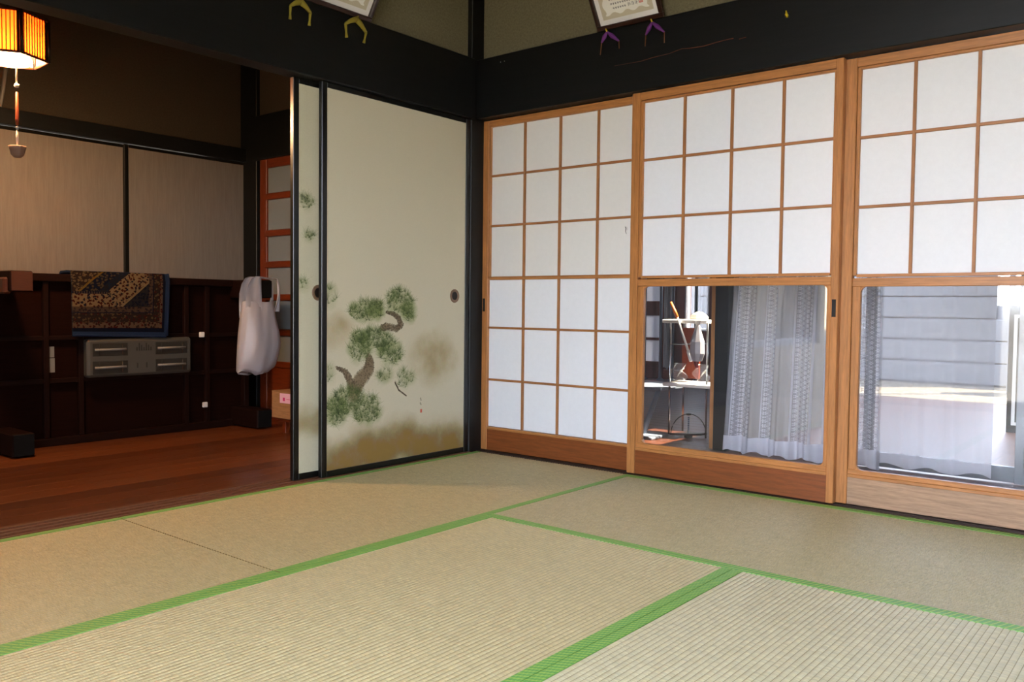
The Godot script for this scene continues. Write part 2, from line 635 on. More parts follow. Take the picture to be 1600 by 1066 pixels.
func materials() -> void:
	var gu := tex(grain_image(11, 256, false, 0.12, 0.10))
	var gv := tex(grain_image(12, 256, true, 0.12, 0.10))
	M.hinoki_v = wood(Color(0.77, 0.51, 0.28), gv, 0.42, 1.7)
	M.hinoki_h = wood(Color(0.77, 0.51, 0.28), gu, 0.42, 1.7)
	M.kick = wood(Color(0.56, 0.30, 0.13), gu, 0.45, 2.3)
	M.kick_pale = wood(Color(0.72, 0.57, 0.44), gu, 0.6, 2.3)
	M.muntin = wood(Color(0.70, 0.46, 0.26), gv, 0.5, 2.0)
	M.muntin_h = wood(Color(0.70, 0.46, 0.26), gu, 0.5, 2.0)
	M.black_h = wood(Color(0.075, 0.08, 0.08), gu, 0.45, 1.3)
	M.black_v = wood(Color(0.075, 0.08, 0.08), gv, 0.45, 1.3)
	M.black_h.metallic_specular = 0.4
	M.black_v.metallic_specular = 0.4
	M.lacquer = mat(Color(0.045, 0.048, 0.045), 0.28)
	M.red_v = wood(Color(0.48, 0.19, 0.065), gv, 0.38, 1.7)
	M.red_h = wood(Color(0.48, 0.19, 0.065), gu, 0.38, 1.7)
	M.floorboards = []
	for k in 4:
		M.floorboards.append(wood(Color(0.50, 0.27, 0.14).lerp(Color(0.40, 0.21, 0.11), k / 3.0), gv, 0.30, 1.1 + 0.17 * k))
	M.deckboards = []
	for k in 3:
		M.deckboards.append(wood(Color(0.38, 0.21, 0.125).lerp(Color(0.33, 0.175, 0.10), k / 2.0), gu, 0.34, 1.1 + 0.2 * k))
	M.sill = wood(Color(0.50, 0.31, 0.20), gv, 0.45, 1.5)
	M.sill_x = wood(Color(0.22, 0.15, 0.11), gu, 0.5, 1.5)
	M.table_v = wood(Color(0.12, 0.052, 0.033), gv, 0.6, 2.0)
	M.table_v.metallic_specular = 0.2
	M.table_h = wood(Color(0.12, 0.052, 0.033), gu, 0.6, 2.0)
	M.table_h.metallic_specular = 0.2
	M.table_board = wood(Color(0.12, 0.052, 0.033), gu, 0.9, 2.0)
	M.table_board.metallic_specular = 0.1
	M.leg_end = wood(Color(0.30, 0.155, 0.105), gu, 0.4, 6.0)
	M.wall_wood = wood(Color(0.42, 0.15, 0.075), gv, 0.4, 1.2)
	M.ceiling = wood(Color(0.45, 0.33, 0.22), gu, 0.6, 0.9)
	var sand := tex(blotch_image(21, 256, Color(0.80, 0.80, 0.78), Color(1, 1, 1), 0.09))
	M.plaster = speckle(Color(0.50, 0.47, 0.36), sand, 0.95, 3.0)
	M.plaster_shaded = speckle(Color(0.25, 0.205, 0.145), sand, 0.95, 3.0)  # main room plaster, its colour darkened for the dim back room light
	M.plaster_pale = speckle(Color(0.66, 0.62, 0.54), sand, 0.95, 3.0)
	var paper_t := tex(blotch_image(23, 256, Color(0.985, 0.985, 0.985), Color(1, 1, 1), 0.05))
	M.paper = speckle(Color(0.95, 0.95, 0.955), paper_t, 0.85, 2.2)
	M.paper.backlight_enabled = true
	M.paper.backlight = Color(0.55, 0.55, 0.56)
	M.paper_old = speckle(Color(0.90, 0.885, 0.86), paper_t, 0.85, 2.2)
	M.paper_old.backlight_enabled = true
	M.paper_old.backlight = Color(0.32, 0.32, 0.31)
	M.wall_dark = speckle(Color(0.32, 0.28, 0.23), sand, 0.9, 3.0)
	M.frosted = speckle(Color(0.50, 0.53, 0.54), paper_t, 0.5, 2.2)
	M.frosted.backlight_enabled = true
	M.frosted.backlight = Color(0.40, 0.42, 0.43)
	M.glass = mat(Color(0.95, 0.97, 1.0, 0.01), 0.03, 0.4)
	M.glass.transparency = BaseMaterial3D.TRANSPARENCY_ALPHA
	# straw mats
	var tt := tex(tatami_image())
	M.mats = []
	for c in [Color(0.80, 0.735, 0.555), Color(0.81, 0.745, 0.565), Color(0.76, 0.71, 0.56), Color(0.86, 0.80, 0.62), Color(0.88, 0.845, 0.70)]:  # last colour is paler: the sheen of the ribbed mat put into its tint
		var m := mat(c, 0.55, 0.45)
		m.albedo_texture = tt
		M.mats.append(m)
	M.mat_side = mat(Color(0.55, 0.47, 0.30), 0.9)
	var ht := tex(border_cloth_image())
	M.border = mat(Color(1.0, 1.0, 1.0), 0.62)
	M.border.albedo_texture = ht
	# sliding panels
	M.pine = mat(Color.WHITE, 0.75, 0.3)
	M.pine.albedo_texture = tex(pine_image())
	M.pine.texture_repeat = false
	M.pine_edge = mat(Color.WHITE, 0.75, 0.3)
	M.pine_edge.albedo_texture = tex(pine_edge_image())
	M.pine_edge.texture_repeat = false
	var cv := tex(canvas_image(41))
	M.canvas = wood(Color(0.51, 0.475, 0.435), cv, 0.85, 1.6)
	M.bronze = mat(Color(0.48, 0.37, 0.28), 0.5)
	M.bronze_dark = mat(Color(0.10, 0.07, 0.055), 0.5)
	M.slot = mat(Color(0.06, 0.045, 0.035), 0.7)
	# small things
	M.rug = mat(Color(0.52, 0.50, 0.48), 0.95, 0.2)
	M.rug.albedo_texture = tex(rug_image())
	M.rug_back = mat(Color(0.10, 0.14, 0.22), 0.95, 0.2)
	M.leg_dark = mat(Color(0.075, 0.07, 0.068), 0.7, 0.2)
	M.label_dim = mat(Color(0.46, 0.44, 0.41), 0.6)
	M.heater = mat(Color(0.27, 0.26, 0.235), 0.45)
	M.heater_in = mat(Color(0.17, 0.165, 0.155), 0.3)
	M.heater_dark = mat(Color(0.16, 0.15, 0.14), 0.6)
	M.chrome = mat(Color(0.75, 0.76, 0.78), 0.15)
	M.chrome.metallic = 1.0
	M.steel = mat(Color(0.50, 0.53, 0.58), 0.4)
	M.steel.metallic = 0.3
	M.white = mat(Color(0.85, 0.84, 0.82), 0.6)
	M.sticker = mat(Color(0.72, 0.70, 0.66), 0.6)
	M.bag = mat(Color(0.64, 0.62, 0.63), 0.38)
	M.bag.backlight_enabled = true
	M.bag.backlight = Color(0.3, 0.3, 0.3)
	M.cardboard = wood(Color(0.66, 0.47, 0.28), gu, 0.85, 2.5)
	M.pink = mat(Color(0.88, 0.68, 0.72), 0.6)
	M.magenta = mat(Color(0.80, 0.20, 0.42), 0.6)
	M.frame_wood = wood(Color(0.20, 0.10, 0.07), gu, 0.35, 3.0)
	M.purple = mat(Color(0.42, 0.16, 0.48), 0.6)
	M.purple.cull_mode = BaseMaterial3D.CULL_DISABLED
	M.twig = mat(Color(0.48, 0.29, 0.16), 0.7)
	M.moss = mat(Color(0.55, 0.50, 0.13), 0.75)
	M.yellow = mat(Color(0.78, 0.68, 0.10), 0.5)
	M.scar = mat(Color(0.42, 0.20, 0.10), 0.8)
	M.lace = mat(Color(0.80, 0.79, 0.82), 0.8, 0.2)
	M.lace.albedo_texture = tex(lace_image(true))
	M.lace.transparency = BaseMaterial3D.TRANSPARENCY_ALPHA
	M.lace.uv1_scale = Vector3(2.5, 6.7, 1)
	M.lace.cull_mode = BaseMaterial3D.CULL_DISABLED
	M.sheer = mat(Color(0.74, 0.73, 0.755), 0.8, 0.2)
	M.sheer.albedo_texture = tex(lace_image(false))
	M.sheer.transparency = BaseMaterial3D.TRANSPARENCY_ALPHA
	M.sheer.uv1_scale = Vector3(5, 12, 1)
	M.sheer.cull_mode = BaseMaterial3D.CULL_DISABLED
	M.hem = mat(Color(0.90, 0.89, 0.92), 0.8, 0.2)
	M.hem.albedo_color.a = 0.8
	M.hem.transparency = BaseMaterial3D.TRANSPARENCY_ALPHA
	M.alu = mat(Color(0.55, 0.56, 0.58), 0.35)
	M.alu.metallic = 0.5
	M.concrete = speckle(Color(0.60, 0.55, 0.47), sand, 0.9, 0.7)
	M.terrace = speckle(Color(0.40, 0.355, 0.285), sand, 0.9, 0.7)
	M.siding = mat(Color(0.42, 0.42, 0.42), 0.8)
	M.dark_metal = mat(Color(0.06, 0.06, 0.06), 0.4)
	M.orange = mat(Color(0.90, 0.45, 0.08), 0.5)
	M.clear = mat(Color(0.95, 0.93, 0.92, 0.22), 0.1)
	M.clear.transparency = BaseMaterial3D.TRANSPARENCY_ALPHA
	M.clay = mat(Color(0.52, 0.40, 0.33), 0.7)
	M.lamp_paper = mat(Color(0.92, 0.70, 0.48), 0.8)
	M.lamp_paper.backlight_enabled = true
	M.lamp_paper.backlight = Color(0.85, 0.54, 0.30)
	M.lamp_slat = mat(Color(0.30, 0.13, 0.05), 0.5)
	M.tube = mat(Color(1, 0.9, 0.75), 0.5)
	M.tube.emission_enabled = true
	M.tube.emission = Color(1.0, 0.72, 0.42)
	M.tube.emission_energy_multiplier = 3.0

# ---------------------------------------------------------------- the setting
func structure(n: String, mesh: Mesh, m: Material, label: String, category: String) -> MeshInstance3D:
	return single(n, mesh, m, label, category, "", "structure")

func build_shell() -> void:
	# ground under and round the house
	structure("ground", box(V(-60, -0.52, -120), V(60, -0.42, 30), 0.0), M.concrete, "pale bare ground round the house", "ground")
	structure("floor", boxes([[V(0.0, -0.42, 0.0), V(3.95, -0.055, 3.95)], [V(-2.4, -0.42, -0.15), V(0.0, -0.045, 3.95)], [V(-2.6, -0.42, -1.0), V(3.95, -0.05, 0.0)], [V(-2.6, -0.42, -5.05), V(0.92, -0.05, -1.0)]], 0.0), M.mat_side, "subfloor under the mats and boards", "floor")
	# wall with the pine panel and the opening to the lamp-lit room: black beam and plaster above it
	structure("wall_left", box(V(-0.09, 2.06, 0.0), V(-0.03, 2.6, 3.95)), M.plaster, "sandy olive-brown plaster above the black beam over the pine panel", "wall")
	structure("wall_right", box(V(0.0, 2.06, -0.09), V(3.95, 2.6, -0.03)), M.plaster, "sandy olive-brown plaster above the black beam over the paper screens", "wall")
	structure("trim_1", box(V(-0.078, 1.757, 0.055), V(0.022, 2.07, 3.95), 0.003), M.black_v_z, "broad black beam over the pine panel and the opening", "beam")
	var t2 := structure("trim_2", box(V(-0.03, 1.768, -0.13), V(3.95, 2.075, 0.022), 0.003), M.black_h, "broad black beam over the paper screens", "beam")
	structure("trim_3", box(V(-0.125, -0.05, -0.13), V(0.0, 2.6, 0.062), 0.004), M.black_v, "square black corner post between the pine panel and the paper screens", "post")
	# a reddish scratch and small pins in the beam over the screens
	var sc: Array = []
	for q in [[960, 103], [1000, 96], [1020, 90], [1045, 84], [1066, 76], [1078, 75.5], [1100, 72], [1120, 66], [1140, 61], [1146, 60]]:
		sc.append(on(q[0], q[1], 2, 0.0225))
	part("scratch", tube(sc, [0.0006, 0.0008, 0.001, 0.001, 0.001, 0.0015, 0.0015, 0.0015, 0.0015, 0.003], 6), M.scar, t2, "thin rust-brown scratch")
	part("scratch", tube([on(1155, 61, 2, 0.0225), on(1166, 58, 2, 0.0225)], [0.0018, 0.001], 6), M.scar, t2)
	for q in [[782, 97], [788, 95.5]]:
		var p := on(q[0], q[1], 2, 0.024)
		part("pin", tube([p - V(0, 0, 0.004), p], [0.0022], 8), M.white, t2, "small white pin head")
	# grooved sills
	var s1 := structure("trim_4", box(V(-0.14, -0.05, 0.06), V(0.016, -0.006, 3.95)), M.sill, "worn grooved wooden sill between the mats and the boarded floor", "sill")
	for x in [-0.135, -0.09, -0.048, -0.004]:
		part("ridge", box(V(x, -0.006, 0.06), V(x + 0.018, 0.002, 3.95), 0.001), M.sill, s1)
	var s2 := structure("trim_5", box(V(-0.03, -0.05, -0.135), V(3.95, -0.006, 0.014)), M.sill_x, "dark grooved wooden sill under the paper screens", "sill")
	for z in [-0.13, -0.085, -0.042, -0.002]:
		part("ridge", box(V(-0.03, -0.006, z), V(3.95, 0.001, z + 0.014), 0.001), M.sill_x, s2)
	# ceilings and the walls behind the photographer
	structure("ceiling", box(V(-2.45, 2.6, -0.15), V(4.05, 2.72, 4.05)), M.ceiling, "wooden board ceiling", "ceiling")
	structure("wall_back", boxes([[V(-2.4, -0.42, 3.95), V(1.75, 2.6, 4.07)], [V(1.75, 2.3, 3.95), V(4.07, 2.6, 4.07)], [V(1.75, -0.42, 3.95), V(4.07, 0.0, 4.07)], [V(3.87, 0.0, 3.95), V(4.07, 2.3, 4.07)]], 0.0), M.wall_dark, "plain brown wall round the glass doors behind the photographer", "wall")
	structure("wall_window_side", box(V(3.95, -0.42, -0.15), V(4.07, 2.6, 3.95), 0.0), M.plaster, "plaster wall at the right of the photographer", "wall")
	# glass doors behind the photographer: the daylight of the room comes in here
	for k in 3:
		var x0 := 1.75 + 0.707 * k
		var w := thing("window_%d" % (k + 1), ["glass door behind the photographer, nearest the opening", "middle glass door behind the photographer", "glass door behind the photographer, in the corner"][k], "window", V(x0, 0, 4.0 + (0.02 if k % 2 else -0.02)), "", "structure")
		for q in [[V(0, 0, 0), V(0.04, 2.3, 0.03)], [V(0.667, 0, 0), V(0.707, 2.3, 0.03)], [V(0.04, 2.25, 0), V(0.667, 2.3, 0.03)], [V(0.04, 0, 0), V(0.667, 0.09, 0.03)]]:
			part("window_frame", box(q[0], q[1]), M.hinoki_v, w)
		part("pane", box(V(0.04, 0.09, 0.013), V(0.667, 2.25, 0.017), 0.0), M.glass, w)
	single("roof_eave", box(V(-2.5, 2.55, 4.07), V(4.5, 2.63, 4.7)), M.ceiling, "wooden eave over the glass doors", "eave", "", "structure")

func mats() -> void:
	# x0, x1, z0, z1, long axis, border width, border sides, material, label
	var list := [
		[0.018, 0.985, 0.018, 1.958, "z", 0.030, 1, "straw mat beside the pine panel, one end in the corner of the room"],
		[0.018, 0.985, 1.962, 3.94, "z", 0.030, 0, "straw mat along the sill of the boarded lamp-lit room"],
		[0.987, 2.95, 0.018, 1.058, "x", 0.042, 2, "straw mat along the sill of the glass-paned paper screens"],
		[0.987, 1.964, 1.060, 3.0, "z", 0.030, 3, "straw mat between two green bands, in the middle of the floor"],
		[1.966, 2.948, 1.060, 3.0, "z", 0.030, 4, "ribbed straw mat coloured paler for its sheen, to the right of the widest green band"],
		[2.952, 3.945, 0.018, 1.958, "z", 0.030, 2, "straw mat in the corner below the window wall"],
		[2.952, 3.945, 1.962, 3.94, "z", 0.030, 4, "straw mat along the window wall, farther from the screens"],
		[0.987, 2.948, 3.003, 3.94, "x", 0.030, 3, "straw mat along the wall behind the photographer"],
	]
	for d in list:
		var t := thing("tatami_mat", d[7], "straw mat", V(d[0], 0, d[2]), "straw mats covering the floor")
		var lx: float = d[1] - d[0]
		var lz: float = d[3] - d[2]
		var bw: float = d[5]
		var mid: int = d[6]
		var along_x: bool = d[4] == "x"
		# corrugated straw cover: 15 mm ribs along the long side
		var wide := lz if along_x else lx
		var long := lx if along_x else lz
		var s := start(true)
		var pts: Array = []
		var n := roundi((wide - 2 * bw) / 0.015) * 6
		for k in n + 1:
			var c := bw + (wide - 2 * bw) * k / n
			var y := -0.0018 + 0.0018 * pow(absf(sin(PI * k / 6.0)), 0.7)
			pts.append(Vector2(c, y))
		var segs := 8
		for k in n:
			for m in segs:
				var l0 := long * m / segs
				var l1 := long * (m + 1) / segs
				var p := []
				var uv := []
				for q in [[pts[k], l0, k], [pts[k], l1, k], [pts[k + 1], l1, k + 1], [pts[k + 1], l0, k + 1]]:
					var c: Vector2 = q[0]
					p.append(V(q[1], c.y, c.x) if along_x else V(c.x, c.y, q[1]))
					uv.append(Vector2(float(q[2]) / 192.0 + mid * 0.125, q[1] / 0.48 + mid * 0.37))
				if along_x:
					quad(s, p[0], p[3], p[2], p[1], uv[0], uv[3], uv[2], uv[1])
				else:
					quad(s, p[0], p[1], p[2], p[3], uv[0], uv[1], uv[2], uv[3])
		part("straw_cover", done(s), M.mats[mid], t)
		part("core", box(V(0, -0.055, 0), V(lx, -0.0016, lz), 0.0), M.mat_side, t)
		for side in [0, 1]:
			var c0 := 0.0 if side == 0 else wide - bw
			var c1 := c0 + bw
			var b := start()
			var y := 0.0006
			var f := long / 0.062
			# top and outer fold of the cloth band
			if along_x:
				quad(b, V(0, y, c0), V(0, y, c1), V(long, y, c1), V(long, y, c0), Vector2(0, 0), Vector2(0, 1), Vector2(f, 1), Vector2(f, 0))
			else:
				quad(b, V(c0, y, 0), V(c0, y, long), V(c1, y, long), V(c1, y, 0), Vector2(0, 0), Vector2(f, 0), Vector2(f, 1), Vector2(0, 1))
			for e in [c0, c1]:
				var out := -1.0 if e == c0 else 1.0
				var a := V(0, y, e) if along_x else V(e, y, 0)
				var bb := V(long, y, e) if along_x else V(e, y, long)
				oquad(b, a, bb, bb - V(0, 0.012, 0), a - V(0, 0.012, 0), V(0, 0, out) if along_x else V(out, 0, 0))
			part("border_cloth", done(b), M.border, t, "green patterned cloth border")

# a paper screen: x0..x1, room face at z, stiles, muntins and panes
func paper_screen(n: String, label: String, x0: float, x1: float, z: float, o: Dictionary) -> Node3D:
	var t := thing(n, label, "sliding screen", V(x0, 0.004, z), "", "structure")
	var w := x1 - x0
	var dep := 0.030
	var sl: float = o.stile_l
	var sr: float = o.stile_r
	var top := 1.760
	part("stile", box(V(0, 0, -dep), V(sl, top, 0), 0.002), M.hinoki_v, t)
	part("stile", box(V(w - sr, 0, -dep), V(w, top, 0), 0.002), M.hinoki_v, t)
	part("top_rail", box(V(sl, top - 0.036, -dep), V(w - sr, top, -0.002), 0.002), M.hinoki_h, t)
	var kt: float = o.kick_top
	part("kickboard", box(V(sl, 0.0, -dep + 0.008), V(w - sr, kt, -0.005), 0.001), M.kick_pale if o.get("pale") else M.kick, t)
	part("bottom_rail", box(V(sl, kt, -dep), V(w - sr, kt + 0.013, -0.001), 0.0015), M.hinoki_h, t)
	var lip: float = o.lip
	var xs: Array = o.bars
	var rows: Array = o.rows          # from the top line of the paper down to its bottom line
	var low: int = o.get("low", rows.size())   # rows from here on are paper of the lower half
	# inner sash round the upper paper
	var ub: float = rows[mini(low, rows.size() - 1)]
	if lip > 0.0:
		part("sash_frame", box(V(sl + 0.0015, ub - 0.006, -0.022), V(sl + lip, rows[0] + 0.008, -0.004)), M.hinoki_v, t)
		part("sash_frame", box(V(w - sr - lip * 0.4, ub - 0.006, -0.022), V(w - sr - 0.001, rows[0] + 0.008, -0.004)), M.hinoki_v, t)
		part("sash_frame", box(V(sl + lip, rows[0], -0.022), V(w - sr - lip * 0.4, rows[0] + 0.009, -0.004)), M.hinoki_h, t)
		part("sash_frame", box(V(sl + lip, ub - 0.012, -0.022), V(w - sr - lip * 0.4, ub, -0.004)), M.hinoki_h, t)
	var xl := sl + lip
	var xr := w - sr - lip * 0.4
	var bw := 0.0055
	# bars
	for x in xs:
		part("muntin", box(V(x - x0 - bw, rows[rows.size() - 1], -0.019), V(x - x0 + bw, rows[0], -0.0065), 0.001), M.muntin, t)
	for k in range(1, rows.size() - 1):
		if k == low: continue
		part("muntin", box(V(xl if k < low else sl, rows[k] - bw, -0.0185), V(xr if k < low else w - sr, rows[k] + bw, -0.007), 0.001), M.muntin_h, t)
	if low < rows.size() - 1:
		part("muntin", box(V(sl, rows[low] - bw, -0.0185), V(w - sr, rows[low] + bw, -0.0045), 0.001), M.muntin_h, t)
	# one sheet of paper in each opening
	var edges: Array = [xl]
	for x in xs: edges.append(x - x0)
	edges.append(xr)
	for r in rows.size() - 1:
		for c in edges.size() - 1:
			var a: float = edges[c] if not (c == 0 and r >= low) else sl
			var b: float = edges[c + 1]
			part("paper_pane", box(V(a, rows[r + 1], -0.0195), V(b, rows[r], -0.0185), 0.0), M.paper_old if o.get("old") and r < low else M.paper, t)
	if o.has("glass"):
		var g: Array = o.glass            # x0, x1, y0, y1 of the visible glass
		var gx0: float = g[0] - x0
		var gx1: float = g[1] - x0
		part("glass_frame", box(V(sl, g[3], -0.026), V(w - sr, ub - 0.0155, -0.003), 0.002), M.hinoki_h, t)
		part("glass_frame", box(V(sl, kt + 0.013, -0.026), V(w - sr, g[2], -0.003), 0.002), M.hinoki_h, t)
		part("glass_frame", box(V(sl + 0.002, g[2], -0.026), V(gx0, g[3], -0.003), 0.002), M.hinoki_v, t)
		part("glass_frame", box(V(gx1, g[2], -0.026), V(w - sr, g[3], -0.003), 0.002), M.hinoki_v, t)
		var r := 0.022
		for q in [[gx0, g[2], 1, 1], [gx1, g[2], -1, 1], [gx1, g[3], -1, -1], [gx0, g[3], 1, -1]]:
			var line := PackedVector2Array([Vector2(0, 0), Vector2(r * q[2], 0)])
			for k in range(1, 6):
				var an := PI / 2 * k / 6.0
				line.append(Vector2(r * q[2] * (1.0 - sin(an)), r * q[3] * (1.0 - cos(an))))
			line.append(Vector2(0, r * q[3]))
			part("corner_fillet", plate(line, V(q[0], q[1], -0.005), Vector3.RIGHT, Vector3.UP, 0.018), M.hinoki_h, t)
		part("glass_pane", box(V(gx0 - 0.005, g[2] - 0.005, -0.0165), V(gx1 + 0.005, g[3] + 0.005, -0.0135), 0.0), M.glass, t)
	for px in o.pulls:
		part("finger_pull", box(V(px - x0 - 0.008, 0.745, -0.002), V(px - x0 + 0.008, 0.815, 0.0006), 0.0005), M.slot, t, "dark finger recess")
	return t

func screens() -> void:
	paper_screen("door_1", "all-paper sliding screen with six rows of panes beside the black corner post", -0.008, 0.990, -0.037, {"stile_l": 0.044, "stile_r": 0.037, "lip": 0.011, "bars": [0.274, 0.500, 0.727], "rows": [1.733, 1.466, 1.201, 0.926, 0.659, 0.380, 0.127], "low": 3, "kick_top": 0.112, "old": true, "pulls": [0.012]})
	paper_screen("door_2", "sliding paper screen with a low glass pane and a reddish kickboard", 0.943, 1.902, 0.0, {"stile_l": 0.042, "stile_r": 0.030, "lip": 0.016, "bars": [1.208, 1.433, 1.659], "rows": [1.712, 1.451, 1.187, 0.921], "kick_top": 0.110, "glass": [1.018, 1.857, 0.146, 0.872], "pulls": [1.886]})
	paper_screen("door_3", "sliding paper screen with a low glass pane and a pale unvarnished kickboard", 1.872, 2.832, -0.037, {"stile_l": 0.070, "stile_r": 0.035, "lip": 0.014, "bars": [2.153, 2.369, 2.585], "rows": [1.714, 1.449, 1.178, 0.915], "kick_top": 0.108, "pale": true, "glass": [1.975, 2.775, 0.140, 0.866], "pulls": [2.80]})
	paper_screen("door_4", "sliding paper screen with a low glass pane next to the window wall", 2.79, 3.94, 0.0, {"stile_l": 0.042, "stile_r": 0.042, "lip": 0.016, "bars": [3.10, 3.365, 3.63], "rows": [1.712, 1.451, 1.187, 0.921], "kick_top": 0.110, "glass": [2.87, 3.86, 0.146, 0.872], "pulls": [2.81]})
	# a small dark mark and pencil lines on the all-paper screen
	var mk := thing("paper_tear", "small dark tear in the paper of the all-paper screen", "tear", on(977, 360, 2, -0.055))
	part("tear_edge", tube([V(0.0, 0.018, 0), V(0.004, 0.008, 0), V(0.002, -0.006, 0), V(0.006, -0.018, 0)], [0.0012, 0.0022, 0.0014, 0.0008], 6), M.heater_dark, mk)
	part("tear_edge", tube([V(0.004, 0.016, 0), V(0.013, 0.010, 0), V(0.012, 0.0, 0)], [0.0008, 0.0008, 0.0006], 6), M.sticker, mk)

# a sliding panel with a lacquered frame; face looks to +x, z0..z1 is its width, painting runs from z1 (left) to z0
func panel(n: String, label: String, x: float, z0: float, z1: float, y1: float, fr: float, face: Material, pulls: Array, frame: Material) -> Node3D:
	var t := thing(n, label, "sliding panel", V(x, 0.003, z0), "", "structure")
	var w := z1 - z0
	var d := 0.024
	part("frame_stile", box(V(-d, 0, 0), V(0, y1, fr), 0.002), frame, t)
	part("frame_stile", box(V(-d, 0, w - fr), V(0, y1, w), 0.002), frame, t)
	part("frame_rail", box(V(-d, 0, fr), V(-0.001, fr * 0.9, w - fr), 0.002), frame, t)
	part("frame_rail", box(V(-d, y1 - fr * 0.75, fr), V(-0.001, y1, w - fr), 0.002), frame, t)
	var s := start()
	var a := V(-0.004, fr * 0.9, w - fr)
	var b := V(-0.004, fr * 0.9, fr)
	var c := V(-0.004, y1 - fr * 0.75, fr)
	var e := V(-0.004, y1 - fr * 0.75, w - fr)
	quad(s, a, b, c, e, Vector2(0, 1), Vector2(1, 1), Vector2(1, 0), Vector2(0, 0))
	var back := V(-0.016, 0, 0)
	quad(s, b + back, a + back, e + back, c + back, Vector2(0, 1), Vector2(1, 1), Vector2(1, 0), Vector2(0, 0))
	part("painted_face" if n == "door_5" else "panel_face", done(s), face, t)
	for z in pulls:
		# oval bronze finger cup
		var ring := start(true)
		var at := V(-0.004, 0.826, z - z0)
		for k in 24:
			var prof := [[0.0325, 0.0], [0.0315, 0.003], [0.027, 0.0038], [0.0195, 0.0012]]
			for m in 3:
				var p := []
				for q in [[k, m], [k + 1, m], [k + 1, m + 1], [k, m + 1]]:
					var an: float = TAU * q[0] / 24.0
					var rr: float = prof[q[1]][0]
					p.append(at + V(prof[q[1]][1], sin(an) * rr * 1.1, cos(an) * rr * 1.05))
				oquad(ring, p[0], p[1], p[2], p[3], (p[0] - at) if m < 1 else (V(1, 0, 0) if m == 1 else V(1, 0, 0)))
		var pu := part("finger_pull", done(ring), M.bronze, t, "round bronze finger cup")
		var dish := start(true)
		for k in 24:
			var a0 := TAU * k / 24.0
			var a1 := TAU * (k + 1) / 24.0
			tri(dish, at + V(0.0006, 0, 0), at + V(0.0008, sin(a1) * 0.0225, cos(a1) * 0.0212), at + V(0.0008, sin(a0) * 0.0225, cos(a0) * 0.0212))
		part("cup_bottom", done(dish), M.bronze_dark, pu)
	return t

func panels() -> void:
	panel("door_5", "cream sliding panel painted with a green pine tree, black lacquer frame", 0.0, 0.070, 1.037, 1.752, 0.030, M.pine, [0.177], M.lacquer)
	panel("door_6", "cream sliding panel mostly hidden behind the one with the painted pine", -0.042, 0.20, 1.157, 1.752, 0.030, M.pine_edge, [1.021], M.lacquer)

